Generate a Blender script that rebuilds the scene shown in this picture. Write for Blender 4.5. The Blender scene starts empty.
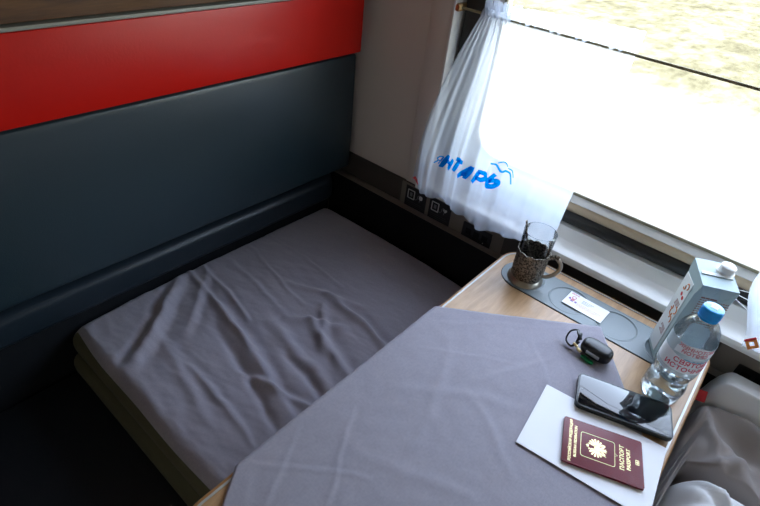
import bpy, bmesh, math, random
from math import sin, cos, pi, exp, radians, sqrt, atan2
from mathutils import Vector, Matrix, noise
random.seed(4)
S = bpy.context.scene
COL = S.collection

# ------------------------------------------------------------ materials
def new_mat(name):
    m = bpy.data.materials.new(name); m.use_nodes = True
    nt = m.node_tree; nt.nodes.clear()
    out = nt.nodes.new('ShaderNodeOutputMaterial')
    return m, nt, out

def sock(nt, node, key, val):
    node.inputs[key].default_value = val

def pbr(name, col, rough=.5, metal=0., spec=.5, bump=None, var=None, trans=0., ior=1.45, sheen=0., coat=0.):
    """bump=(scale, strength, stretch) ; var=(colour2, scale, stretch, contrast)"""
    m, nt, out = new_mat(name)
    b = nt.nodes.new('ShaderNodeBsdfPrincipled')
    b.inputs['Base Color'].default_value = (*col, 1)
    b.inputs['Roughness'].default_value = rough
    b.inputs['Metallic'].default_value = metal
    b.inputs['Specular IOR Level'].default_value = spec
    b.inputs['Transmission Weight'].default_value = trans
    b.inputs['IOR'].default_value = ior
    b.inputs['Sheen Weight'].default_value = sheen
    b.inputs['Coat Weight'].default_value = coat
    nt.links.new(b.outputs[0], out.inputs[0])
    tc = nt.nodes.new('ShaderNodeTexCoord')
    def nz(scale, stretch, detail=4.):
        mp = nt.nodes.new('ShaderNodeMapping'); mp.inputs['Scale'].default_value = stretch
        n = nt.nodes.new('ShaderNodeTexNoise'); n.inputs['Scale'].default_value = scale
        n.inputs['Detail'].default_value = detail
        nt.links.new(tc.outputs['Object'], mp.inputs[0]); nt.links.new(mp.outputs[0], n.inputs['Vector'])
        return n
    if var:
        c2, sc, st, con = var
        n = nz(sc, st, 6.)
        r = nt.nodes.new('ShaderNodeValToRGB')
        r.color_ramp.elements[0].position = .5 - con; r.color_ramp.elements[1].position = .5 + con
        r.color_ramp.elements[0].color = (*col, 1); r.color_ramp.elements[1].color = (*c2, 1)
        nt.links.new(n.outputs['Fac'], r.inputs[0]); nt.links.new(r.outputs[0], b.inputs['Base Color'])
    if bump:
        sc, st, stretch = bump
        n = nz(sc, stretch, 3.)
        bp = nt.nodes.new('ShaderNodeBump'); bp.inputs['Strength'].default_value = st
        bp.inputs['Distance'].default_value = .002
        nt.links.new(n.outputs['Fac'], bp.inputs['Height']); nt.links.new(bp.outputs[0], b.inputs['Normal'])
    return m

U = (1, 1, 1)
M = dict(
    wall=pbr('beige_wall_laminate', (.66, .59, .53), .5, bump=(700, .12, U)),
    ceiling=pbr('ceiling_panel', (.66, .62, .56), .6),
    floor=pbr('dark_carpet', (.018, .018, .022), .95, bump=(300, .6, U)),
    dark_panel=pbr('dark_wall_panel', (.070, .060, .050), .5, bump=(500, .15, U)),
    plate=pbr('taupe_socket_plate', (.19, .165, .14), .45, bump=(500, .12, U)),
    black=pbr('black_plastic', (.008, .008, .009), .35),
    matte_black=pbr('matte_black_plastic', (.006, .006, .007), .6, spec=.25),
    vinyl=pbr('blue_grey_vinyl', (.017, .029, .036), .34, spec=.75, bump=(420, .22, U), var=((.013, .027, .036), 6, U, .3)),
    vinyl_dark=pbr('dark_navy_vinyl', (.004, .0055, .008), .6, bump=(420, .2, U)),
    bolster=pbr('bolster_vinyl', (.013, .021, .029), .36, bump=(420, .15, U)),
    red=pbr('red_laminate', (.42, .006, .002), .36, spec=.25, bump=(200, .1, U), var=((.44, .007, .003), 8, U, .3)),
    alu=pbr('brushed_aluminium', (.50, .50, .48), .5, .6),
    dull_alu=pbr('dull_aluminium', (.20, .20, .18), .55, .3),
    bronze=pbr('bronze_rod', (.26, .22, .13), .5, .3),
    steel=pbr('steel', (.5, .5, .48), .3, 1.),
    gold=pbr('gold_foil', (.80, .62, .32), .35, .75),
    brass=pbr('brass', (.45, .28, .12), .35, .9),
    frame=pbr('cream_window_frame', (.62, .60, .56), .42),
    sill=pbr('pale_grey_sill', (.76, .755, .73), .36, coat=.2),
    beige_bead=pbr('tan_window_bead', (.62, .49, .34), .5),
    rubber=pbr('black_rubber', (.020, .020, .019), .38, bump=(900, .3, U)),
    seal=pbr('olive_window_seal', (.28, .25, .16), .5),
    tray=pbr('grey_tray', (.19, .225, .235), .38, bump=(500, .1, U)),
    white_plastic=pbr('white_plastic', (.82, .82, .80), .4),
    white_print=pbr('pale_ink', (.55, .55, .55), .6),
    grey_print=pbr('grey_ink', (.17, .17, .18), .6),
    faint_print=pbr('faint_ink', (.045, .045, .05), .6),
    paper=pbr('white_paper', (.90, .90, .93), .75),
    card=pbr('white_card', (.85, .85, .86), .55),
    violet_ink=pbr('violet_ink', (.25, .12, .35), .6),
    pink_ink=pbr('pink_ink', (.62, .22, .26), .6),
    orange_ink=pbr('orange_ink', (.75, .25, .06), .6),
    brown_ink=pbr('brown_ink', (.28, .12, .10), .6),
    red_ink=pbr('red_ink', (.55, .02, .03), .55),
    crimson_ink=pbr('crimson_ink', (.62, .02, .09), .5),
    blue_ink=pbr('blue_ink', (.0, .28, .72), .6),
    burgundy=pbr('burgundy_leatherette', (.16, .007, .018), .42, bump=(900, .25, U)),
    pages=pbr('passport_pages', (.45, .38, .36), .8),
    black_gloss=pbr('phone_glass', (.003, .004, .006), .04, spec=.8),
    phone_body=pbr('phone_case', (.010, .014, .013), .4),
    case_body=pbr('earbud_case_shell', (.010, .010, .011), .36),
    green=pbr('green_enamel', (.0, .22, .07), .4),
    carton=pbr('pale_blue_carton', (.36, .47, .49), .42),
    carton_white=pbr('white_carton', (.78, .82, .82), .42),
    cap_blue=pbr('blue_cap', (.0, .36, .88), .35, coat=.3),
    silver=pbr('old_silver', (.42, .38, .32), .28, 1.),
    filigree=pbr('tarnished_filigree', (.07, .060, .050), .42, 1., bump=(260, 1., U), var=((.28, .24, .19), 240, U, .06)),
    olive=pbr('shaded_olive_ticking', (.085, .080, .042), .9, bump=(500, .4, U)),  # ticking in a dark olive that puts the mattress end's shade into the colour
    taupe_cloth=pbr('taupe_cloth', (.30, .262, .245), .85, bump=(700, .3, U), sheen=.2),
    white_cloth=pbr('white_linen', (.80, .80, .81), .85, bump=(700, .3, U), sheen=.2),
)

def wood(name, c1, c2, scale, stretch, rough=.42):
    m, nt, out = new_mat(name)
    b = nt.nodes.new('ShaderNodeBsdfPrincipled'); b.inputs['Roughness'].default_value = rough
    b.inputs['Coat Weight'].default_value = .15
    tc = nt.nodes.new('ShaderNodeTexCoord')
    mp = nt.nodes.new('ShaderNodeMapping'); mp.inputs['Scale'].default_value = stretch
    n = nt.nodes.new('ShaderNodeTexNoise'); n.inputs['Scale'].default_value = scale; n.inputs['Detail'].default_value = 8
    n.inputs['Distortion'].default_value = .6
    w = nt.nodes.new('ShaderNodeTexNoise'); w.inputs['Scale'].default_value = scale * 6; w.inputs['Detail'].default_value = 3
    mx = nt.nodes.new('ShaderNodeMath'); mx.operation = 'MULTIPLY_ADD'; mx.inputs[1].default_value = .35
    r = nt.nodes.new('ShaderNodeValToRGB')
    r.color_ramp.elements[0].position = .48; r.color_ramp.elements[0].color = (*c1, 1)
    r.color_ramp.elements[1].position = .86; r.color_ramp.elements[1].color = (*c2, 1)
    L = nt.links.new
    L(tc.outputs['Object'], mp.inputs[0]); L(mp.outputs[0], n.inputs['Vector']); L(mp.outputs[0], w.inputs['Vector'])
    L(w.outputs['Fac'], mx.inputs[0]); L(n.outputs['Fac'], mx.inputs[2]); L(mx.outputs[0], r.inputs[0])
    L(r.outputs[0], b.inputs['Base Color']); L(b.outputs[0], out.inputs[0])
    return m
M['oak'] = wood('light_oak_laminate', (.52, .32, .165), (.38, .22, .10), 5, (14, 1.6, 3))
M['oak_edge'] = wood('oak_edge_band', (.40, .20, .07), (.30, .14, .045), 5, (8, 8, 3))
M['walnut'] = wood('walnut_panel', (.12, .054, .018), (.06, .025, .008), 6, (1.5, 1.2, 14), .75)

def fabric(name, c1, c2):
    m, nt, out = new_mat(name)
    b = nt.nodes.new('ShaderNodeBsdfPrincipled'); b.inputs['Roughness'].default_value = .82
    b.inputs['Sheen Weight'].default_value = .25; b.inputs['Sheen Roughness'].default_value = .5
    tc = nt.nodes.new('ShaderNodeTexCoord')
    L = nt.links.new
    hs = []
    for st in ((1500, 160, 100), (160, 1500, 100)):
        mp = nt.nodes.new('ShaderNodeMapping'); mp.inputs['Scale'].default_value = st
        n = nt.nodes.new('ShaderNodeTexNoise'); n.inputs['Scale'].default_value = 1.; n.inputs['Detail'].default_value = 2
        L(tc.outputs['Object'], mp.inputs[0]); L(mp.outputs[0], n.inputs['Vector']); hs.append(n)
    ad = nt.nodes.new('ShaderNodeMath'); ad.operation = 'ADD'
    L(hs[0].outputs['Fac'], ad.inputs[0]); L(hs[1].outputs['Fac'], ad.inputs[1])
    r = nt.nodes.new('ShaderNodeValToRGB')
    r.color_ramp.elements[0].position = .7; r.color_ramp.elements[0].color = (*c1, 1)
    r.color_ramp.elements[1].position = 1.; r.color_ramp.elements[1].color = (*c2, 1)
    half = nt.nodes.new('ShaderNodeMath'); half.operation = 'MULTIPLY'; half.inputs[1].default_value = .85
    L(ad.outputs[0], half.inputs[0]); L(half.outputs[0], r.inputs[0]); L(r.outputs[0], b.inputs['Base Color'])
    bp = nt.nodes.new('ShaderNodeBump'); bp.inputs['Strength'].default_value = .25; bp.inputs['Distance'].default_value = .0006
    L(ad.outputs[0], bp.inputs['Height']); L(bp.outputs[0], b.inputs['Normal'])
    L(b.outputs[0], out.inputs[0])
    return m
M['sheet'] = fabric('lilac_grey_sheet', (.272, .252, .296), (.325, .303, .348))

def sheer(name):
    m, nt, out = new_mat(name); L = nt.links.new
    t = nt.nodes.new('ShaderNodeBsdfTransparent'); t.inputs[0].default_value = (1, 1, 1, 1)
    tl = nt.nodes.new('ShaderNodeBsdfTranslucent'); tl.inputs[0].default_value = (.75, .82, .93, 1)
    d = nt.nodes.new('ShaderNodeBsdfDiffuse'); d.inputs[0].default_value = (.74, .77, .84, 1)
    a = nt.nodes.new('ShaderNodeMixShader'); a.inputs[0].default_value = .35
    b = nt.nodes.new('ShaderNodeMixShader'); b.inputs[0].default_value = .50
    L(tl.outputs[0], a.inputs[1]); L(d.outputs[0], a.inputs[2]); L(t.outputs[0], b.inputs[1]); L(a.outputs[0], b.inputs[2])
    L(b.outputs[0], out.inputs[0]); return m
M['sheer'] = sheer('sheer_voile')
def dye(name, c):
    m, nt, out = new_mat(name); L = nt.links.new
    tl = nt.nodes.new('ShaderNodeBsdfTranslucent'); tl.inputs[0].default_value = (*c, 1)
    d = nt.nodes.new('ShaderNodeBsdfDiffuse'); d.inputs[0].default_value = (*c, 1)
    a = nt.nodes.new('ShaderNodeMixShader'); a.inputs[0].default_value = .35
    L(tl.outputs[0], a.inputs[1]); L(d.outputs[0], a.inputs[2]); L(a.outputs[0], out.inputs[0]); return m
M['dye'] = dye('blue_textile_dye', (.0, .20, .58))

def thin_glass(name, tint=(1, 1, 1), gloss=.5, rough=.0):
    m, nt, out = new_mat(name); L = nt.links.new
    t = nt.nodes.new('ShaderNodeBsdfTransparent'); t.inputs[0].default_value = (*tint, 1)
    g = nt.nodes.new('ShaderNodeBsdfGlossy'); g.inputs['Roughness'].default_value = rough
    f = nt.nodes.new('ShaderNodeLayerWeight'); f.inputs[0].default_value = gloss
    mm = nt.nodes.new('ShaderNodeMath'); mm.operation = 'MULTIPLY'; mm.inputs[1].default_value = .8
    x = nt.nodes.new('ShaderNodeMixShader')
    L(f.outputs['Fresnel'], mm.inputs[0]); L(mm.outputs[0], x.inputs[0]); L(t.outputs[0], x.inputs[1]); L(g.outputs[0], x.inputs[2]); L(x.outputs[0], out.inputs[0])
    return m
M['pane'] = thin_glass('window_pane', (.97, .98, .97), .12)
M['pet'] = thin_glass('clear_plastic', (.90, .94, .95), .30, .06)
M['tumbler'] = thin_glass('clear_tumbler', (.97, .98, .98), .13, .02)
M['water'] = pbr('water', (.97, .99, 1.), 0., trans=1., ior=1.33)

def film(name, col, mix):
    m, nt, out = new_mat(name); L = nt.links.new
    t = nt.nodes.new('ShaderNodeBsdfTransparent')
    d = nt.nodes.new('ShaderNodeBsdfPrincipled'); d.inputs['Base Color'].default_value = (*col, 1); d.inputs['Roughness'].default_value = .3
    x = nt.nodes.new('ShaderNodeMixShader'); x.inputs[0].default_value = mix
    L(t.outputs[0], x.inputs[1]); L(d.outputs[0], x.inputs[2]); L(x.outputs[0], out.inputs[0]); return m
M['label_white'] = film('label_white_film', (.84, .87, .90), .90)
M['label_clear'] = film('label_clear_film', (.66, .80, .88), .55)
M['label_blue'] = film('label_blue_film', (.10, .35, .50), .75)

def ground_mat():
    m, nt, out = new_mat('dry_grass_ground'); L = nt.links.new
    b = nt.nodes.new('ShaderNodeBsdfDiffuse')
    tc = nt.nodes.new('ShaderNodeTexCoord')
    def nz(st, det):
        mp = nt.nodes.new('ShaderNodeMapping'); mp.inputs['Scale'].default_value = st
        n = nt.nodes.new('ShaderNodeTexNoise'); n.inputs['Scale'].default_value = 1.; n.inputs['Detail'].default_value = det
        n.inputs['Roughness'].default_value = .78
        L(tc.outputs['Object'], mp.inputs[0]); L(mp.outputs[0], n.inputs['Vector']); return n
    a = nz((2.8, 1.3, 1), 14); c = nz((.5, .35, 1), 4)
    ad = nt.nodes.new('ShaderNodeMath'); ad.operation = 'MULTIPLY_ADD'; ad.inputs[1].default_value = .6
    L(c.outputs['Fac'], ad.inputs[0]); L(a.outputs['Fac'], ad.inputs[2])
    r = nt.nodes.new('ShaderNodeValToRGB'); e = r.color_ramp.elements
    e[0].position = .64; e[0].color = (.034, .032, .021, 1); e[1].position = .95; e[1].color = (.085, .083, .066, 1)
    k = e.new(.78); k.color = (.056, .054, .036, 1)
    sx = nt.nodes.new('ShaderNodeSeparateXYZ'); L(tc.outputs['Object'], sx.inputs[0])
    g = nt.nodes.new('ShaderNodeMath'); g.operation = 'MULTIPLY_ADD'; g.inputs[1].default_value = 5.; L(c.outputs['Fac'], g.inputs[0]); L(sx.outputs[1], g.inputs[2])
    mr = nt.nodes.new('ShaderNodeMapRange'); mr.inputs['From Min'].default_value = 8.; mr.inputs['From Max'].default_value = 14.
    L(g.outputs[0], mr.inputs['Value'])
    gx = nt.nodes.new('ShaderNodeMix'); gx.data_type = 'RGBA'; gx.inputs[6].default_value = (.34, .335, .30, 1)  # near ground coloured paler, so the overexposed white is painted in
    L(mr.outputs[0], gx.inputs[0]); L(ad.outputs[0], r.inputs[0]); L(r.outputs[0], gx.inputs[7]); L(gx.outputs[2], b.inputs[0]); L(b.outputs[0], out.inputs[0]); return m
M['ground'] = ground_mat()

# ------------------------------------------------------------ object helpers
def link(o, parent=None):
    COL.objects.link(o)
    if parent is not None: o.parent = parent
    return o

def thing(name, label, cat, loc=(0, 0, 0), rz=0., group=None, kind=None):
    o = bpy.data.objects.new(name, None); link(o)
    o.empty_display_size = .05
    o.location = loc; o.rotation_euler = (0, 0, rz)
    if label: o['label'] = label
    if cat: o['category'] = cat
    if group: o['group'] = group
    if kind: o['kind'] = kind
    return o

def tag(o, label, cat, group=None, kind=None):
    o['label'] = label; o['category'] = cat
    if group: o['group'] = group
    if kind: o['kind'] = kind
    return o

def obj(name, bm, mat, parent=None, smooth=True, angle=35., loc=None, rz=None):
    me = bpy.data.meshes.new(name)
    bmesh.ops.recalc_face_normals(bm, faces=bm.faces)
    if smooth:
        for f in bm.faces: f.smooth = True
        for e in bm.edges:
            if len(e.link_faces) == 2 and e.calc_face_angle(0.) > radians(angle): e.smooth = False
    bm.to_mesh(me); bm.free()
    me.materials.append(mat)
    o = bpy.data.objects.new(name, me); link(o, parent)
    if loc is not None: o.location = loc
    if rz is not None: o.rotation_euler = (0, 0, rz)
    return o

def struct(name, bm, mat, parent=None, **k):
    o = obj(name, bm, mat, parent, **k)
    if parent is None: o['kind'] = 'structure'
    return o

def box(bm, x0, x1, y0, y1, z0, z1, bev=0., seg=2):
    b2 = bmesh.new()
    bmesh.ops.create_cube(b2, size=1.)
    for v in b2.verts:
        v.co = Vector(((x0 + x1) / 2 + v.co.x * (x1 - x0), (y0 + y1) / 2 + v.co.y * (y1 - y0), (z0 + z1) / 2 + v.co.z * (z1 - z0)))
    if bev > 0:
        bmesh.ops.bevel(b2, geom=b2.edges[:], offset=bev, segments=seg, affect='EDGES', profile=.5)
    merge(bm, b2)
    return bm

def merge(bm, b2, mtx=None):
    if mtx is not None: bmesh.ops.transform(b2, matrix=mtx, verts=b2.verts)
    vm = {v: bm.verts.new(v.co) for v in b2.verts}
    for f in b2.faces:
        try: bm.faces.new([vm[v] for v in f.verts])
        except ValueError: pass
    b2.free()

def nbox(*a, **k): return box(bmesh.new(), *a, **k)

def rrect(x0, x1, y0, y1, r, n=8):
    rr = r if isinstance(r, (list, tuple)) else (r,) * 4
    pts = []
    for (cx, cy, a0, q) in ((x1, y1, 0, rr[0]), (x0, y1, 90, rr[1]), (x0, y0, 180, rr[2]), (x1, y0, 270, rr[3])):
        sx = -1 if cx == x1 else 1; sy = -1 if cy == y1 else 1
        for k in range(n + 1):
            a = radians(a0 + 90 * k / n)
            pts.append((cx + sx * q + q * cos(a), cy + sy * q + q * sin(a)))
    return pts

def prism(pts, z0, z1, bev=0., seg=2, bm=None, plane='xy'):
    b2 = bmesh.new()
    lo = [b2.verts.new((x, y, z0)) for x, y in pts]; hi = [b2.verts.new((x, y, z1)) for x, y in pts]
    n = len(pts)
    b2.faces.new(lo[::-1]); b2.faces.new(hi)
    for i in range(n): b2.faces.new((lo[i], lo[(i + 1) % n], hi[(i + 1) % n], hi[i]))
    if bev > 0:
        ed = [e for e in b2.edges if abs(e.verts[0].co.z - e.verts[1].co.z) < 1e-6]
        bmesh.ops.bevel(b2, geom=ed, offset=bev, segments=seg, affect='EDGES', profile=.5)
    if plane == 'xz':      # prism axis along y
        for v in b2.verts: v.co = Vector((v.co.x, v.co.z, v.co.y))
    if plane == 'yz':      # prism axis along x
        for v in b2.verts: v.co = Vector((v.co.z, v.co.x, v.co.y))
    if bm is None: return b2
    merge(bm, b2); return bm

def ring(outer, inner, z0, z1, plane='xy'):
    """closed band between two outlines with the same number of points"""
    bm = bmesh.new(); n = len(outer)
    R = [[bm.verts.new((x, y, z)) for x, y in p] for p, z in ((outer, z0), (outer, z1), (inner, z1), (inner, z0))]
    for i in range(n):
        j = (i + 1) % n
        for k in range(4):
            a, b = R[k], R[(k + 1) % 4]
            bm.faces.new((a[i], a[j], b[j], b[i]))
    if plane == 'xz':
        for v in bm.verts: v.co = Vector((v.co.x, v.co.z, v.co.y))
    return bm

def lathe(profile, seg=48, bm=None, closed=False):
    bm = bm or bmesh.new(); rows = []
    for r, z in profile:
        if r < 1e-6: rows.append([bm.verts.new((0, 0, z))])
        else: rows.append([bm.verts.new((r * cos(2 * pi * k / seg), r * sin(2 * pi * k / seg), z)) for k in range(seg)])
    pairs = list(zip(rows, rows[1:])) + ([(rows[-1], rows[0])] if closed else [])
    for a, b in pairs:
        for k in range(seg):
            j = (k + 1) % seg
            if len(a) == 1 and len(b) == 1: continue
            if len(a) == 1: bm.faces.new((a[0], b[k], b[j]))
            elif len(b) == 1: bm.faces.new((a[k], a[j], b[0]))
            else: bm.faces.new((a[k], a[j], b[j], b[k]))
    return bm

def spline(pts, n=10):
    P = [Vector(p) for p in pts]; out = []
    for i in range(len(P) - 1):
        a = P[max(i - 1, 0)]; b = P[i]; c = P[i + 1]; d = P[min(i + 2, len(P) - 1)]
        for k in range(n):
            t = k / n
            out.append(.5 * ((2 * b) + (c - a) * t + (2 * a - 5 * b + 4 * c - d) * t * t + (3 * b - a - 3 * c + d) * t ** 3))
    out.append(P[-1]); return out

def tube(pts, r, seg=10, bm=None, squash=None):
    bm = bm or bmesh.new(); P = [Vector(p) for p in pts]; rows = []
    up = None
    for i, p in enumerate(P):
        t = (P[min(i + 1, len(P) - 1)] - P[max(i - 1, 0)]).normalized()
        if up is None: up = Vector((0, 0, 1)) if abs(t.z) < .9 else Vector((0, 1, 0))
        s = t.cross(up).normalized(); up = s.cross(t).normalized()
        rr = r[i] if isinstance(r, list) else r
        q = squash or 1.
        rows.append([bm.verts.new(p + s * rr * cos(2 * pi * k / seg) + up * rr * q * sin(2 * pi * k / seg)) for k in range(seg)])
    for a, b in zip(rows, rows[1:]):
        for k in range(seg): bm.faces.new((a[k], a[(k + 1) % seg], b[(k + 1) % seg], b[k]))
    bm.faces.new(rows[0][::-1]); bm.faces.new(rows[-1])
    return bm

def grid(fn, nu, nv, thick=None):
    """surface fn(u,v)->Vector; thick: vector offset giving it a body"""
    bm = bmesh.new()
    A = [[bm.verts.new(fn(i / nu, j / nv)) for j in range(nv + 1)] for i in range(nu + 1)]
    for i in range(nu):
        for j in range(nv): bm.faces.new((A[i][j], A[i + 1][j], A[i + 1][j + 1], A[i][j + 1]))
    if thick is not None:
        B = [[bm.verts.new(A[i][j].co + thick) for j in range(nv + 1)] for i in range(nu + 1)]
        for i in range(nu):
            for j in range(nv): bm.faces.new((B[i][j], B[i][j + 1], B[i + 1][j + 1], B[i + 1][j]))
        for i in range(nu):
            bm.faces.new((A[i][0], B[i][0], B[i + 1][0], A[i + 1][0])); bm.faces.new((A[i][nv], A[i + 1][nv], B[i + 1][nv], B[i][nv]))
        for j in range(nv):
            bm.faces.new((A[0][j], A[0][j + 1], B[0][j + 1], B[0][j])); bm.faces.new((A[nu][j], B[nu][j], B[nu][j + 1], A[nu][j + 1]))
    return bm

def text_bm(body, size, depth=.0002, spacing=1., shear=0., bold=0.):
    cu = bpy.data.curves.new('writing', 'FONT'); cu.body = body; cu.size = size; cu.extrude = depth
    cu.align_x = 'CENTER'; cu.align_y = 'CENTER'; cu.space_character = spacing; cu.shear = shear; cu.offset = bold
    cu.resolution_u = 3
    o = bpy.data.objects.new('writing', cu); COL.objects.link(o)
    bpy.context.view_layer.update()
    me = bpy.data.meshes.new_from_object(o.evaluated_get(bpy.context.evaluated_depsgraph_get()))
    bm = bmesh.new(); bm.from_mesh(me)
    bpy.data.objects.remove(o); bpy.data.curves.remove(cu); bpy.data.meshes.remove(me)
    return bm

def xf(bm, *ms):
    for m in ms: bmesh.ops.transform(bm, matrix=m, verts=bm.verts)
    return bm
def T(x, y, z): return Matrix.Translation((x, y, z))
def RX(a): return Matrix.Rotation(radians(a), 4, 'X')
def RY(a): return Matrix.Rotation(radians(a), 4, 'Y')
def RZ(a): return Matrix.Rotation(radians(a), 4, 'Z')

def extrude_x(profile, x0, x1):
    """closed (y,z) profile swept along x"""
    return prism(profile, x0, x1, plane='yz')

# ------------------------------------------------------------ the compartment shell
XL, XR, YB, YW, ZC = -1.06, .80, -.85, 1.11, 2.35
struct('floor', nbox(XL - .05, XR + .05, YB - .05, YW + .06, -.04, 0), M['floor'])
struct('ceiling', nbox(XL - .05, XR + .05, YB - .05, YW + .06, ZC, ZC + .04), M['ceiling'])
struct('wall_left', nbox(XL - .05, XL, YB - .05, YW + .06, 0, ZC), M['wall'])
struct('wall_right', nbox(XR, XR + .05, YB - .05, YW + .06, 0, ZC), M['wall'])
bm = bmesh.new()
box(bm, XL, -.45, YB - .05, YB, 0, ZC); box(bm, .25, XR, YB - .05, YB, 0, ZC); box(bm, -.45, .25, YB - .05, YB, 2.05, ZC)
struct('wall_back', bm, M['wall'])
d = thing('door_1', None, None, (-.45, YB - .03, 0), kind='structure')
obj('door_leaf', nbox(.005, .695, 0, .025, .005, 2.045, bev=.003), M['wall'], d)
obj('door_handle', tube([(.62, .03, .95), (.62, .055, .95), (.62, .055, 1.15), (.62, .03, 1.15)], .009), M['steel'], d)

# window wall: a plate with a rectangular opening (rounded on the room side by the window lining)
WX0, WX1, WZ0, WZ1 = -.70, .62, .745, 1.56
bm = bmesh.new()
for a in ((XL, WX0, 0, ZC), (WX1, XR, 0, ZC), (WX0, WX1, 0, WZ0), (WX0, WX1, WZ1, ZC)):
    box(bm, a[0], a[1], YW, YW + .08, a[2], a[3])
struct('wall_window', bm, M['wall'])
struct('trim_1', nbox(WX0 - .067, WX0 - .004, YW - .004, YW + .001, .742, 2.0, bev=.0015), M['wall'])     # flat beige casing left of the window
struct('trim_2', nbox(WX0 - .006, WX0 + .001, YW - .007, YW + .05, .79, 1.9, bev=.002), M['sill'])       # pale nosing along the recess
struct('trim_3', nbox(XL, XR, YW - .006, YW, .60, .7435, bev=.001), M['dark_panel'])                      # dark panel below the sill

win = thing('window_1', None, None, (0, 0, 0), kind='structure')
# lining of the recess with dark rubber left of the pane
obj('recess_seal', nbox(-.692, -.640, 1.135, 1.160, .86, 1.54, bev=.004), M['rubber'], win)
# pane surround with rounded corners
PX0, PX1, PZ0, PZ1 = -.600, .56, .893, 1.49
obj('window_frame', ring(rrect(-.70, .62, .80, 1.56, .002, 10), rrect(PX0, PX1, PZ0, PZ1, .07, 10), 1.162, 1.186, plane='xz'), M['frame'], win)
obj('window_seal', ring(rrect(PX0 - .006, PX1 + .006, PZ0 - .006, PZ1 + .006, .076, 10), rrect(PX0 + .001, PX1 - .001, PZ0 + .001, PZ1 - .001, .069, 10), 1.158, 1.164, plane='xz'), M['seal'], win)
obj('pane', prism(rrect(PX0 - .004, PX1 + .004, PZ0 - .004, PZ1 + .004, .07, 10), 1.172, 1.176, plane='xz'), M['pane'], win)
# sill: nose, sloping grey top
obj('window_sill', extrude_x([(1.150, .762), (1.064, .763), (1.0575, .7665), (1.055, .773), (1.0555, .779), (1.0585, .784), (1.065, .7865), (1.113, .788), (1.117, .7895), (1.134, .8135), (1.150, .8145)], -.698, .618), M['sill'], win)
obj('sill_apron', nbox(-.698, .618, 1.112, 1.150, .7455, .7615), M['dark_panel'], win)
pr = [(1.137 + .012 * (1 - sin(pi * k / 10)), .8150 + .031 * k / 10) for k in range(11)] + [(1.165, .846), (1.165, .8150)]
obj('rubber_gasket', extrude_x(pr, -.66, .615), M['rubber'], win)
pr = [(1.1455 + .006 * (1 - sin(pi * k / 10)), .8465 + .025 * k / 10) for k in range(11)] + [(1.163, .8715), (1.163, .8465)]
obj('window_bead', extrude_x(pr, -.66, .615), M['beige_bead'], win)
obj('white_ledge', extrude_x([(1.147, .8718), (1.146, .8735), (1.152, .880), (1.1600, .8865), (1.1618, .8865), (1.1618, .8718)], -.66, .615), M['sill'], win)

# ------------------------------------------------------------ things fixed to the window wall
h = thing('radiator_cover', 'black radiator cover box running along the wall under the dark socket panel', 'cover', (XL, 1.1, 0))
obj('casing', nbox(.004, XR - XL - .004, -.022, .003, .02, .668, bev=.004), M['matte_black'], h)
obj('top_highlight', nbox(.004, XR - XL - .004, -.0235, .003, .668, .6695, bev=.0005), M['plate'], h)  # paler strip painted in as the highlight on the casing's top edge

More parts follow.
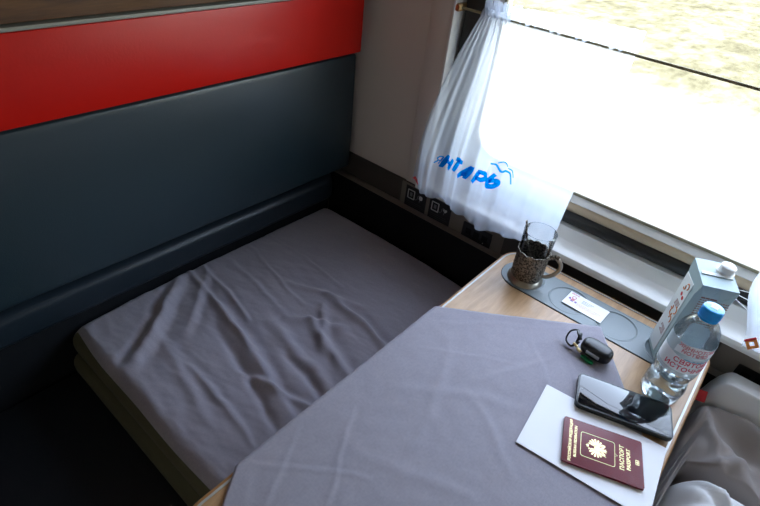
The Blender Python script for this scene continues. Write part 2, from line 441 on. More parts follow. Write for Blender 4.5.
def socket_panel(name, label, x0, x1, sockets, stickers):
    t = thing(name, label, 'socket panel', (x0, YW - .006, .70), group='sockets under the window')
    w = x1 - x0
    obj('plate', prism(rrect(0, w, -.050, .040, .003, 3), -.004, 0., bev=.001, plane='xz'), M['plate'], t)
    for (a, b, z0, z1) in sockets:
        s = obj('socket', prism(rrect(a, b, z0, z1, .003, 3), -.0065, -.003, bev=.0008, plane='xz'), M['black'], t)
        m1 = (a + b) / 2
        bm = bmesh.new()
        for k in (-1, 0, 1):
            box(bm, m1 + k * .026 - .009, m1 + k * .026 + .009, -.0072, -.006, (z0 + z1) / 2 - .009, (z0 + z1) / 2 + .009, bev=.0004, seg=1)
        obj('socket_hole', bm, M['matte_black'], s)
        obj('indicator_light', xf(lathe([(0, 0), (.0016, 0), (.0016, .0008), (0, .0008)], 12), RX(90), T(b - .022, -.0066, z0 + .010)), M['white_plastic'], s)
    for (a, b, z0, z1, heart) in stickers:
        s = obj('sticker', nbox(a, b, -.0048, -.004, z0, z1, bev=.0002, seg=1), M['black'], t)
        s['label'] = 'black sticker with a white cable pictogram'
        # pictogram: device outline, cable and a plug or heart
        hh = z1 - z0
        bm = ring([(x, y) for x, y in rrect(a + .008, a + .034, z1 - .040, z1 - .010, .002, 2)], [(x, y) for x, y in rrect(a + .011, a + .031, z1 - .037, z1 - .013, .001, 2)], -.0052, -.0047, plane='xz')
        obj('pictogram', bm, M['white_print'], s)
        bm = nbox(a + .017, a + .025, -.0052, -.0047, z1 - .031, z1 - .019)
        tube([(a + .036, -.005, z1 - .034), (a + .040, -.005, z1 - .036), (a + .045, -.005, z1 - .030), (a + .045, -.005, z1 - .022)], .0008, 6, bm)
        tube([(a + .045, -.005, z1 - .022), (a + .050, -.005, z1 - .017), (a + .054, -.005, z1 - .022), (a + .053, -.005, z1 - .038)], .0008, 6, bm)
        obj('cable_drawing', bm, M['grey_print'], s)
        if heart:
            pts = [(16 * sin(q) ** 3, 13 * cos(q) - 5 * cos(2 * q) - 2 * cos(3 * q) - cos(4 * q)) for q in [2 * pi * k / 24 for k in range(24)]]
            bm = prism([(a + .056 + x * .00042, z1 - .024 + y * .00042) for x, y in pts], -.0052, -.0047, plane='xz')
        else:
            bm = prism(rrect(a + .050, a + .062, z1 - .030, z1 - .017, .004, 4), -.0052, -.0047, plane='xz')
        obj('plug_drawing', bm, M['white_print'], s)
        bm = bmesh.new()
        for k in range(4):
            box(bm, a + .008, b - .008 - .006 * (k % 2), -.0050, -.0047, z0 + .006 + k * .006, z0 + .0078 + k * .006)
        obj('small_print', bm, M['faint_print'], s)
    return t
socket_panel('socket_panel', 'dark grey socket panel with two black pictogram stickers left of the table', -.775, -.423,
             [(.227, .320, -.034, .014)], [(.018, .094, -.038, .036, False), (.106, .182, -.038, .036, True)])
socket_panel('socket_panel', 'dark grey socket panel with one black socket right of the water bottle', .110, .46,
             [(.046, .140, -.032, .012)], [])

# ------------------------------------------------------------ left side: backrest, upper berth, lower berth
br = thing('berth_backrest', 'blue grey vinyl backrest cushion on the partition below the red upper berth front', 'backrest', (XL, .1, .56))
def cushion(x0, x1, y0, y1, z0, z1, r, puff, ny, nz, corner=.03):
    """upholstered slab, face towards +x, rounded edges"""
    def fn(u, v):
        y = y0 + (y1 - y0) * u; z = z0 + (z1 - z0) * v
        dy = min(y - y0, y1 - y); dz = min(z - z0, z1 - z)
        def e(dv): return 1 - sqrt(max(0., 1 - min(1., dv / r) ** 2)) if False else sqrt(max(0., 1 - (1 - min(1., dv / r)) ** 2))
        k = e(dy) * e(dz)
        x = x0 + (x1 - x0) * (.25 + .75 * k) + puff * (1 - (2 * v - 1) ** 2) * k
        x += .0022 * noise.noise(Vector((y * 5, z * 7, 1.)))*k
        return Vector((x, y, z))
    us = sorted(set([0, 1] + [k / ny for k in range(ny + 1)] + [r / (y1 - y0) * q / 8 for q in range(9)] + [1 - r / (y1 - y0) * q / 8 for q in range(9)]))
    vs = sorted(set([0, 1] + [k / nz for k in range(nz + 1)] + [r / (z1 - z0) * q / 8 for q in range(9)] + [1 - r / (z1 - z0) * q / 8 for q in range(9)]))
    bm = bmesh.new()
    A = [[bm.verts.new(fn(u, v)) for v in vs] for u in us]
    for i in range(len(us) - 1):
        for j in range(len(vs) - 1): bm.faces.new((A[i][j], A[i + 1][j], A[i + 1][j + 1], A[i][j + 1]))
    per = [A[i][0] for i in range(len(us))] + [A[-1][j] for j in range(1, len(vs))] + [A[i][-1] for i in range(len(us) - 2, -1, -1)] + [A[0][j] for j in range(len(vs) - 2, 0, -1)]
    bk = [bm.verts.new((x0, v.co.y, v.co.z)) for v in per]
    n = len(per)
    for i in range(n): bm.faces.new((per[i], bk[i], bk[(i + 1) % n], per[(i + 1) % n]))
    bm.faces.new(bk)
    return bm
obj('cushion', cushion(.001, .082, -.90, .992, .140, .503, .014, .006, 40, 16), M['vinyl'], br, angle=60)
st = bmesh.new()
tube([(.081, y / 40 - .88, .4735) for y in range(0, 73)], .0012, 6, st)
obj('seam', st, M['vinyl_dark'], br)
obj('lower_pad', nbox(.001, .008, -.90, .974, -.26, .016), M['vinyl_dark'], br)
bl = obj('bolster', cushion(.001, .040, -.90, .970, .012, .104, .024, .004, 40, 10), M['bolster'], br, angle=60)

ub = thing('upper_berth', 'red fronted upper berth with silver trim and brown wood panel above the grey backrest', 'berth', (XL, .1, 1.07))
obj('red_front', nbox(.001, .130, -.92, .948, .006, .150, bev=.003), M['red'], ub)
obj('metal_trim', nbox(.001, .131, -.92, .948, .1505, .1575, bev=.0015), M['dull_alu'], ub)
obj('wood_panel', nbox(.001, .124, -.92, .948, .160, .62, bev=.003), M['walnut'], ub)

lb = thing('lower_berth', 'dark navy lower berth seat under the grey sheeted mattress', 'berth', (XL, 0, 0))
obj('base', nbox(.010, .60, YB + .02, 1.06, .01, .30, bev=.004), M['matte_black'], lb)
obj('seat_cushion', nbox(.010, .63, YB + .02, 1.06, .3005, .398, bev=.018, seg=4), M['vinyl_dark'], lb)

def fold(x, y, segs):
    z = 0.
    wx = .010 * noise.noise(Vector((x * 9, y * 9, 11))) + .004 * noise.noise(Vector((x * 26, y * 26, 5)))
    wy = .010 * noise.noise(Vector((x * 9, y * 9, 31))) + .004 * noise.noise(Vector((x * 26, y * 26, 15)))
    x += wx; y += wy
    for (ax, ay, bx, by, w, hgt) in segs:
        dx, dy = bx - ax, by - ay; L2 = dx * dx + dy * dy; t = ((x - ax) * dx + (y - ay) * dy) / L2
        tt = min(1., max(0., t)); px, py = ax + dx * tt, ay + dy * tt
        # bowed path
        L = sqrt(L2); nx, ny = -dy / L, dx / L
        s = (x - px) * nx + (y - py) * ny - .02 * sin(pi * tt) * L
        end = exp(-((t - tt) * L / (w * 2)) ** 2)
        amp = end * (.35 + .65 * sin(pi * (.12 + .76 * tt)))
        z += hgt * amp * (exp(-(s / w) ** 2) - .45 * exp(-((s - 1.7 * w) / (1.2 * w)) ** 2))
    return z
MF = [(-1.03, .50, -.84, .285, .016, .0085), (-1.0, .44, -.87, .27, .012, -.006), (-.99, .56, -.86, .42, .012, .005),
      (-.86, .505, -.50, .42, .013, .010), (-.80, .46, -.49, .38, .010, -.006), (-1.03, .53, -.71, .475, .008, .005), (-1.02, .57, -.78, .53, .006, .004),
      (-.70, .74, -.46, .70, .011, .009), (-.70, .60, -.60, .68, .012, .007), (-.66, .63, -.47, .58, .013, .010),
      (-.72, .56, -.60, .54, .015, .007), (-.64, .42, -.47, .46, .009, .006), (-.62, .53, -.47, .50, .013, -.009),
      (-.68, .69, -.58, .60, .012, .006), (-1.03, .80, -.70, .785, .005, .0022), (-1.02, .72, -.74, .66, .006, .0025), (-.95, .36, -.62, .30, .012, .004),
      (-1.0, .64, -.72, .60, .008, .003), (-.90, .95, -.55, .90, .008, .002), (-.75, .35, -.50, .33, .008, .004), (-.80, .70, -.62, .77, .010, .004)]
mt = thing('mattress', 'folded mattress in a crumpled lilac grey sheet on the lower left berth', 'mattress', (-1.05, .24, .40))
X0, X1, Y0, Y1, ZT = -1.050, -.40, .225, 1.060, .546
def mat_top(u, v):
    # rounded pillow-like slab seen from above; u across, v along
    x = X0 + (X1 - X0) * u; y = Y0 + (Y1 - Y0) * v
    r = .028
    dx = min(x - X0, X1 - x); dy = min(y - Y0, Y1 - y)
    def e(dv): return sqrt(max(0., 1 - (1 - min(1., dv / r)) ** 2))
    k = e(dx) * e(dy)
    z = ZT - r * (1 - k) * 1.2
    z += (1.35 * fold(x, y, MF) + .0030 * noise.noise(Vector((x * 9, y * 9, 0))) + .0022 * noise.noise(Vector((x * 20 + y * 10, y * 40 - x * 8, 3))) + .0009 * noise.noise(Vector((x * 30 + y * 50, y * 90 - x * 30, 8)))) * min(1, k + .1)
    # soft sag at the near left corner, crown near the centre
    z += .006 * sin(pi * u) - .010 * exp(-((u) ** 2 + (v) ** 2) / .03)
    wob = .006 * noise.noise(Vector((x * 4, y * 4, 7)))
    return Vector((x + .05, y + wob + .0, z)) - Vector((0, 0, 0))
def warp(n, L, r):
    q = r / L
    return sorted(set([k / n for k in range(n + 1)] + [q * (j / 7) ** 2 for j in range(8)] + [1 - q * (j / 7) ** 2 for j in range(8)]))
us = warp(200, X1 - X0, .03); vs = warp(240, Y1 - Y0, .03)
bm = bmesh.new()
A = [[bm.verts.new(mat_top(u, v)) for v in vs] for u in us]
for i in range(len(us) - 1):
    for j in range(len(vs) - 1): bm.faces.new((A[i][j], A[i + 1][j], A[i + 1][j + 1], A[i][j + 1]))
per = [A[i][0] for i in range(len(us))] + [A[-1][j] for j in range(1, len(vs))] + [A[i][-1] for i in range(len(us) - 2, -1, -1)] + [A[0][j] for j in range(len(vs) - 2, 0, -1)]
cx, cy = (X0 + X1) / 2 + .05, (Y0 + Y1) / 2
prev = per
for q, (dz, ins) in enumerate(((.006, -.002), (.013, -.001), (.020, .003))):
    cur = []
    for v in per:
        dirx = -1 if v.co.x < cx else 1
        w = .003 * noise.noise(Vector((v.co.x * 14, v.co.y * 14, q * 2.)))
        ex = max(0, 1 - min(abs(v.co.x - X0 - .05), abs(X1 + .05 - v.co.x)) / .01); ey = max(0, 1 - min(abs(v.co.y - Y0), abs(Y1 - v.co.y)) / .012)
        diry = -1 if v.co.y < cy else 1
        cur.append(bm.verts.new((v.co.x - dirx * (ins + w) * ex, v.co.y - diry * (ins + w) * ey, min(v.co.z, ZT - .03) - dz)))
    n = len(per)
    for i in range(n): bm.faces.new((prev[i], cur[i], cur[(i + 1) % n], prev[(i + 1) % n]))
    prev = cur
o = obj('fitted_sheet', bm, M['sheet'], mt, angle=180, loc=(1.00, -.24, -.40))
# lower layers of the folded mattress
bm = nbox(.003, .640, -.040, .81, .001, .066, bev=.028, seg=6)
obj('lower_layer', bm, M['olive'], mt)
bm = nbox(.001, .644, -.026, .812, .062, .128, bev=.028, seg=6)
obj('upper_layer', bm, M['olive'], mt)

# ------------------------------------------------------------ the table
TX0, TX1, TY0, TY1, TZ = -.374, .105, .10, 1.045, .75
tb = thing('table', 'light oak fold-out table with metal inlaid rim standing under the window', 'table', ((TX0 + TX1) / 2, (TY0 + TY1) / 2, 0))
tx, ty = -(TX0 + TX1) / 2, -(TY0 + TY1) / 2
def shift(pts): return [(x + tx, y + ty) for x, y in pts]
o1 = rrect(TX0, TX1, TY0, TY1, .055, 12)
o2 = rrect(TX0 + .0065, TX1 - .0065, TY0 + .0065, TY1 - .0065, .049, 12)
o3 = rrect(TX0 + .0100, TX1 - .0100, TY0 + .0100, TY1 - .0100, .0455, 12)
obj('tabletop', prism(shift(o3), TZ - .024, TZ), M['oak'], tb)
bm = bmesh.new(); n = len(o1)
prof = [(o1, TZ - .020), (o1, TZ - .003), ([((a[0] * .6 + b[0] * .4), (a[1] * .6 + b[1] * .4)) for a, b in zip(o1, o2)], TZ + .0005), (o2, TZ + .0008), (o2, TZ - .024), ([((a[0] * .6 + b[0] * .4), (a[1] * .6 + b[1] * .4)) for a, b in zip(o1, o2)], TZ - .024)]
R = [[bm.verts.new((x + tx, y + ty, z)) for x, y in p] for p, z in prof]
for k in range(len(R)):
    a, b = R[k], R[(k + 1) % len(R)]
    for i in range(n): bm.faces.new((a[i], a[(i + 1) % n], b[(i + 1) % n], b[i]))
obj('edge_band', bm, M['oak_edge'], tb)
obj('metal_inlay', ring(shift(o2), shift(o3), TZ - .01, TZ + .0012), M['alu'], tb)
obj('wall_bracket', nbox(-.16, .16, ty + TY1 - .02, ty + 1.075, TZ - .05, TZ - .0245, bev=.002), M['matte_black'], tb)
lg = obj('leg', xf(lathe([(0, .01), (.016, .01), (.016, TZ - .045), (0, TZ - .045)], 20), T(0, -.12, 0)), M['steel'], tb)
obj('leg_foot', xf(lathe([(0, 0), (.05, 0), (.05, .006), (.02, .012), (0, .012)], 28), T(0, -.12, 0)), M['matte_black'], lg)
obj('leg_bracket', xf(lathe([(0, TZ - .0455), (.04, TZ - .0455), (.04, TZ - .0245), (0, TZ - .0245)], 28), T(0, -.12, 0)), M['matte_black'], lg)

# cup tray inlaid at the window end
TRY = .957
cup_x = [-.290, -.183, -.076, .031]
def stadium(x0, x1, y, r, n=14):
    return rrect(x0, x1, y - r, y + r, r * .98, n)
tr_out = stadium(-.346, .088, TRY, .0525)
tr = obj('cup_tray', ring(shift(tr_out), shift(stadium(-.343, .085, TRY, .0495)), TZ - .001, TZ + .0022), M['tray'], tb)
tr['label'] = 'grey plastic cup tray with round hollows'
obj('shadow_gap', ring(shift(stadium(-.3475, .0895, TRY, .054)), shift(tr_out), TZ, TZ + .0006), M['black'], tr)
bm = bmesh.new()
# recessed plate with four shallow circular wells: fine grid, sunk inside the wells
def tray_fn(x, y):
    z = TZ + .0020
    for c in cup_x:
        dd = sqrt((x - c) ** 2 + (y - TRY) ** 2)
        z -= .0015 * min(1, max(0, (.0425 - dd) / .0012))
        z += .0009 * exp(-((dd - .044) / .0009) ** 2)
    return z
NXT, NYT = 420, 96
V = {}
for i in range(NXT + 1):
    for j in range(NYT + 1):
        x = -.343 + .428 * i / NXT; y = TRY - .0495 + .099 * j / NYT
        ex = max(-.343 + .0485 - x, x - (.085 - .0485), 0)
        ly = sqrt(max(0, .0495 ** 2 - (ex * .0495 / .0485) ** 2))
        y = TRY + (y - TRY) / .0495 * ly
        V[i, j] = bm.verts.new((x + tx, y + ty, tray_fn(x, y)))
for i in range(NXT):
    for j in range(NYT):
        bm.faces.new((V[i, j], V[i + 1, j], V[i + 1, j + 1], V[i, j + 1]))
bmesh.ops.remove_doubles(bm, verts=bm.verts, dist=1e-6)
obj('tray_base', bm, M['tray'], tr, angle=180)

# ------------------------------------------------------------ sheet spread over the table
B = Vector((-.098, .926)); ud = Vector((-.797, -.604)); vd = Vector((.604, -.797))
CF = [(-.324, .41, -.236, .25, .0035, .0016), (-.359, .238, -.22, .34, .003, .0015), (-.30, .66, -.21, .44, .010, .0018), (-.194, .57, -.065, .50, .008, .0014),
      (-.144, .827, -.021, .686, .004, .0010), (-.187, .781, -.078, .66, .004, .0010), (-.34, .69, -.09, .90, .005, .0008), (-.33, .60, -.18, .70, .003, .0009), (-.30, .50, -.12, .62, .010, .0012),
      (-.25, .36, -.10, .42, .010, .0015), (-.20, .62, -.12, .80, .006, .0010), (-.36, .32, -.30, .20, .004, .0012)]
bm = bmesh.new(); NU, NV = 170, 250; LU, LV = .65, 1.02
V = {}
for i in range(NU + 1):
    for j in range(NV + 1):
        w = .004 * noise.noise(Vector((i * .03, j * .03, 2)))
        p = B + ud * (LU * i / NU) + vd * (LV * j / NV + (w if j < 3 else 0)) + ud * (w if i > NU - 3 else 0)
        x, y = p
        if x > .1005 + .02 or y < TY0 - .09: continue
        z = TZ + .0034 + .0007 * noise.noise(Vector((x * 12, y * 12, 0))) + .0004 * noise.noise(Vector((x * 40, y * 40, 0))) + .6 * fold(x, y, CF)
        if x > .1005: x = .1005
        if x < TX0:                       # hangs over the left edge
            d = TX0 - x
            a = min(d / .006, pi / 2)
            x = TX0 - .0035 * sin(a) - .004 * noise.noise(Vector((y * 11, 3, 0))) * min(1, d * 12) - .0015
            z = z - .0035 * (1 - cos(a)) - max(0, d - .006)
        if y < TY0:
            d = TY0 - y; y = TY0 - .004; z -= d
        V[i, j] = bm.verts.new((x, y, max(z, TZ + .0014) if (TX0 <= x and y >= TY0) else z))
for i in range(NU):
    for j in range(NV):
        k = [(i, j), (i + 1, j), (i + 1, j + 1), (i, j + 1)]
        if all(q in V for q in k):
            vv = [V[q] for q in k]
            if sum(1 for v in vv if v.co.x >= .1004) >= 4: continue
            bm.faces.new(vv)
loose = [v for v in bm.verts if not v.link_faces]
bmesh.ops.delete(bm, geom=loose, context='VERTS')
o = obj('table_sheet', bm, M['sheet'], angle=180)
sd = o.modifiers.new('cloth', 'SOLIDIFY'); sd.thickness = .0009; sd.offset = -1
tag(o, 'lilac grey sheet spread flat over the table as a tablecloth', 'tablecloth')

# ------------------------------------------------------------ papers, passport, phone
ZP = TZ + .0058
def place(o, x, y, z, deg): o.location = (x, y, z); o.rotation_euler = (0, 0, radians(deg)); return o
pp = thing('sheet_of_paper', 'folded white paper sheet lying under the burgundy passport', 'paper')
def pap(dz, seed, sx=0.):
    return grid(lambda u, v: Vector(((u - .5) * .207 + sx, (v - .5) * .147, dz + .0009 * noise.noise(Vector((u * 2.2, v * 2.2, seed))))), 24, 18, Vector((0, 0, -.00025)))
obj('top_leaf', pap(.0006, 5), M['paper'], pp, angle=60)
obj('bottom_leaf', pap(-.0003, 5, -.0008), M['paper'], pp, angle=60)
place(pp, .0015, .6365, ZP, 6.6)

ps = thing('passport', 'burgundy passport with gold eagle crest lying on the white paper', 'passport')
W, H = .088, .125
ro = (.0035, .0005, .0005, .0035)
obj('cover', prism(rrect(-W / 2, W / 2, -H / 2, H / 2, .0035, 5), .0034, .0042, bev=.0003), M['burgundy'], ps)
obj('back_cover', prism(rrect(-W / 2, W / 2, -H / 2, H / 2, .0035, 5), 0, .0008, bev=.0002), M['burgundy'], ps)
obj('pages', nbox(-W / 2 + .001, W / 2 - .0012, -H / 2 + .0012, H / 2 - .0012, .0008, .0034), M['pages'], ps)
obj('spine', nbox(-W / 2 - .0006, -W / 2 + .0014, -H / 2 + .001, H / 2 - .001, .0001, .0041, bev=.0006), M['burgundy'], ps)
def gold(name, body, size, y, sp=1., bold=.0001):
    return obj(name, xf(text_bm(body, size, .00006, sp, 0, bold), T(0, y, .00425)), M['gold'], ps, smooth=False)
gold('gold_title', 'РОССИЙСКАЯ ФЕДЕРАЦИЯ', .0060, .0505)
gold('gold_title', 'RUSSIAN FEDERATION', .0060, .0425)
gold('gold_title', 'ПАСПОРТ', .0092, -.0305, 1.05, .0002)
gold('gold_title', 'PASSPORT', .0082, -.0405, 1.05, .0002)
fo = rrect(-.0235, .0235, -.0195, .0345, .004, 4); fi = rrect(-.0229, .0229, -.0189, .0339, .0036, 4)
bm = ring(fo, fi, .0042, .00432)
tube([(-.0025, -.0195, .0042), (0, -.0235, .0042), (.0025, -.0195, .0042)], .0003, 6, bm)
obj('gold_frame', bm, M['gold'], ps, smooth=False)
bm = bmesh.new()       # two-headed eagle with raised wings, shield, orb, sceptre, crowns
zc0, zc1 = .0042, .0044
CY = .008
def gp(pts): prism([(x * .001, CY + y * .001) for x, y in pts], zc0, zc1, bm=bm)
for s in (-1, 1):
    gp([(s * x, y) for x, y in [(1.5, 4), (3, 7), (3.2, 10), (5.2, 11.5), (7.6, 10.2), (5.6, 9.6), (5.2, 8), (4.6, 6), (4, 3)]])         # neck, head, beak
    for k in range(6):                                                                                                             # wing feathers
        a = radians(62 - 24 * k); L = 15.5 - .9 * abs(k - 1.5)
        bx, by = 4.4, 2.5 - k * .7
        nx, ny = -sin(a), cos(a); ex, ey = bx + cos(a) * L * .8, by + sin(a) * L * .72
        gp([(s * x, y) for x, y in [(bx + nx * .8, by + ny * .8), (bx - nx * .8, by - ny * .8), (ex - nx * 1.5, ey - ny * 1.5), (ex + cos(a) * 1.4, ey + sin(a) * 1.4), (ex + nx * 1.5, ey + ny * 1.5)]])
    gp([(s * x, y) for x, y in [(2, -6), (3.5, -5), (8.5, -10), (10, -9), (10.5, -12), (7.5, -12.5), (5, -10.5), (2, -9)]])                  # legs with orb and sceptre
    gp([(s * x, y) for x, y in [(3.4, 12), (3.0, 14), (4.1, 13.2), (5, 14.6), (5.8, 13.2), (6.8, 14), (6.4, 12)]])
gp([(-1.8, 13.6), (-2.8, 17), (-1.2, 15.8), (0, 18.4), (1.2, 15.8), (2.8, 17), (1.8, 13.6)])
gp([(-4.5, 5), (4.5, 5), (4.8, -2), (3, -6), (0, -8), (-3, -6), (-4.8, -2)])
gp([(-1, -7), (1, -7), (3.6, -14), (1.2, -13.2), (0, -15.5), (-1.2, -13.2), (-3.6, -14)])
gp([(-11.5, -13.5), (-10.8, -13.8), (-8, -8), (-8.8, -7.7)])
obj('gold_eagle', bm, M['gold'], ps, smooth=False)
bm = prism(rrect(-.0238, .0238, -.0236, -.0225, .0004, 2), 0, .0001)
bm.free()
bm = ring(rrect(-.0045, .0045, -.0565, -.0510, .0005, 2), rrect(-.0037, .0037, -.0557, -.0518, .0003, 2), .0042, .00435)
box(bm, -.0045, -.0018, .0042 * 0 - .0541, -.0534, .0042, .00435); box(bm, .0018, .0045, -.0541, -.0534, .0042, .00435)
merge(bm, xf(lathe([(0, 0), (.0015, 0), (.0015, .00015), (0, .00015)], 14), T(0, -.0538, .0042)))
obj('chip_symbol', bm, M['gold'], ps, smooth=False)
place(ps, .0175, .6345, ZP + .0016, 111.1)

ph = thing('smartphone', 'black smartphone lying face up between passport and water bottle', 'phone')
PL, PW = .160, .0765
obj('case', prism(rrect(-PL / 2, PL / 2, -PW / 2, PW / 2, .0075, 8), 0, .0095, bev=.0016, seg=3), M['phone_body'], ph)
sc = obj('screen', prism(rrect(-PL / 2 + .0028, PL / 2 - .0028, -PW / 2 + .0028, PW / 2 - .0028, .0055, 8), .0093, .0099, bev=.0002), M['black_gloss'], ph)
obj('front_camera', xf(lathe([(0, .0099), (.0011, .0099), (.0011, .01), (0, .01)], 14), T(-PL / 2 + .0085, 0, 0)), M['white_print'], sc)
obj('side_button', nbox(-.03, -.012, PW / 2 - .0004, PW / 2 + .0006, .004, .006, bev=.0004), M['black'], ph)
place(ph, .0105, .7475, ZP + .0016, 18.5)

ec = thing('earbud_case', 'small black earbud case with strap beside the top corner of the phone', 'earbud case')
def pebble(lo, hi, zc=.0130):
    """part of a super-ellipsoid between the levels lo and hi"""
    a, b, c = .0275, .0180, .0130; bm = bmesh.new(); rows = []; N = 64
    def sg(v, p): return math.copysign(abs(v) ** p, v)
    lv = [lo + (hi - lo) * k / 14 for k in range(15)]
    for h in lv:
        k = max(1e-4, 1 - abs(h) ** 3.2) ** (1 / 2.6)
        rows.append([bm.verts.new((a * k ** .55 * sg(cos(2 * pi * q / N), .72), b * k ** .9 * sg(sin(2 * pi * q / N), .80), zc + c * h)) for q in range(N)])
    for p_, q_ in zip(rows, rows[1:]):
        for k in range(N): bm.faces.new((p_[k], p_[(k + 1) % N], q_[(k + 1) % N], q_[k]))
    bm.faces.new(rows[0][::-1]); bm.faces.new(rows[-1])
    return bm
obj('case_body', pebble(-1, .06), M['case_body'], ec, angle=60)
obj('case_lid', pebble(.10, 1), M['case_body'], ec, angle=60)
obj('case_hinge', nbox(-.012, .012, -.0188, -.0170, .010, .017, bev=.0006), M['steel'], ec)
sp = spline([(-.030, -.008, .020), (-.037, -.004, .026), (-.045, .004, .026), (-.054, .001, .017), (-.052, -.012, .007), (-.040, -.017, .004), (-.034, -.012, .008), (-.031, -.008, .015)], 8)
s = obj('strap', tube(sp, .0036, 8, squash=.45), M['black'], ec)
sp2 = spline([(-.031, -.008, .020), (-.036, .004, .024), (-.038, .010, .016), (-.036, .0, .006), (-.033, -.010, .004)], 8)
obj('strap', tube(sp2, .0022, 8, squash=.5), M['black'], ec)
obj('brass_clasp', tube(spline([(-.037, -.012, .0085), (-.033, -.014, .0095), (-.029, -.016, .0085)], 5), .0028, 10), M['gold'], s)
obj('brass_clasp', tube(spline([(-.027, -.017, .007), (-.022, -.019, .0075), (-.019, -.020, .007)], 5), .0030, 10), M['gold'], s)
obj('green_tag', xf(prism(rrect(-.012, .012, -.0042, .0042, .0035, 6), 0, .003, bev=.001), RZ(-8), T(-.004, -.0225, .0006)), M['green'], s)
place(ec, -.0755, .8345, TZ + .0050, -4); ec.scale = (1.1, 1.1, 1.1)

# ------------------------------------------------------------ card on the tray
bc = thing('business_card', 'small white printed card lying on the grey cup tray beside the tea glass', 'card')
obj('card_stock', nbox(-.045, .045, -.0255, .0255, 0, .0005), M['card'], bc)
obj('heading', xf(text_bm('ОООО', .0062, .00005, 1.0, 0, .0002), T(-.032, .0200, .0006)), M['red_ink'], bc, smooth=False)
bm = ring([(.0052 * cos(2 * pi * k / 20) - .030, .0062 * sin(2 * pi * k / 20) + .0075) for k in range(20)], [(.0028 * cos(2 * pi * k / 20) - .030, .0036 * sin(2 * pi * k / 20) + .0080) for k in range(20)], .0005, .00065)
prism([(-.036, -.004), (-.024, -.004), (-.027, .002), (-.033, .002)], .0005, .00065, bm=bm)
obj('emblem', bm, M['pink_ink'], bc, smooth=False)
bm = prism([(-.0400, -.003), (-.0345, -.003), (-.036, .0035), (-.039, .004)], .0005, .00065)
prism([(-.024, -.008), (-.019, -.008), (-.020, -.002), (-.023, -.001)], .0005, .00065, bm=bm)
prism([(-.034, -.0085), (-.027, -.0085), (-.028, -.0045), (-.033, -.0045)], .0005, .00065, bm=bm)
obj('emblem_violet', bm, M['violet_ink'], bc, smooth=False)  # violet printed shapes beside and below the emblem
bm = bmesh.new()
def dashes(bm, x0, x1, y, h, z0, z1, rng):
    x = x0
    while x < x1:
        w = rng.uniform(.0012, .0042); box(bm, x, min(x + w, x1), y, y + h, z0, z1); x += w + .0008
rg = random.Random(2)
for k in range(3): dashes(bm, -.012, .014 - .004 * k, .0125 - k * .0045, .0013, .0005, .0006, rg)
obj('small_print', bm, M['grey_print'], bc, smooth=False)
bm = bmesh.new()
for k in range(3): dashes(bm, -.018, .036 - .006 * k, -.0045 - k * .004, .0011, .0005, .0006, rg)
obj('small_print', bm, M['pink_ink'], bc, smooth=False)
place(bc, -.147, .9625, TZ + .0032, -1.5)

# ------------------------------------------------------------ tea glass in its metal holder
th = thing('tea_glass_holder', 'ornate tarnished metal tea glass holder standing in the left cup hollow', 'glass holder', (-.290, .950, TZ + .0008))
obj('base', lathe([(0, 0), (.0385, 0), (.0405, .002), (.0400, .0055), (.0375, .0085), (.0365, .0105), (.0345, .0125), (.0345, .014), (0, .014)], 64), M['silver'], th)
sg = 96
def cupprof(): return [(.0345, .0142), (.0352, .020), (.0350, .040), (.0352, .060), (.0360, .0785), (.0368, .082)]
bm = bmesh.new(); rows = []
for r, z in [(.0345, .0142), (.0356, .018)] + [(.0350 + .0004 * (k % 2), .018 + .058 * k / 18) for k in range(1, 19)] + [(.0362, .0785), (.0366, .082)]:
    row = []
    for k in range(sg):
        a = 2 * pi * k / sg
        rel = 0.
        if .02 < z < .075:
            rel = .0009 * sin(a * 12 + 6 * sin(z * 110)) * sin(z * 260) + .0006 * noise.noise(Vector((a * 8, z * 300, 0)))
        zz = z + (.0035 * abs(sin(a * 6)) if z > .081 else 0)
        row.append(bm.verts.new(((r + rel) * cos(a), (r + rel) * sin(a), zz)))
    rows.append(row)
inn = [[bm.verts.new((q * cos(2 * pi * k / sg), q * sin(2 * pi * k / sg), z + (.0035 * abs(sin(pi * 12 * k / sg)) if z > .08 else 0))) for k in range(sg)] for q, z in ((.0350, .082), (.0335, .0142))]
for a, b in zip(rows + inn, (rows + inn)[1:] + [rows[0]]):
    for k in range(sg): bm.faces.new((a[k], a[(k + 1) % sg], b[(k + 1) % sg], b[k]))
obj('filigree_wall', bm, M['filigree'], th, angle=70)
ha = radians(8)
hp = spline([(.034, 0, .076), (.041, 0, .083), (.052, 0, .083), (.0625, 0, .072), (.063, 0, .056), (.055, 0, .040), (.044, 0, .029), (.034, 0, .026)], 8)
obj('handle', xf(tube(hp, .0030, 10, squash=1.6), RZ(8)), M['silver'], th)
obj('thumb_rest', xf(tube(spline([(.038, 0, .080), (.048, 0, .086), (.056, 0, .086)], 5), .0038, 8, squash=1.5), RZ(8)), M['filigree'], th)

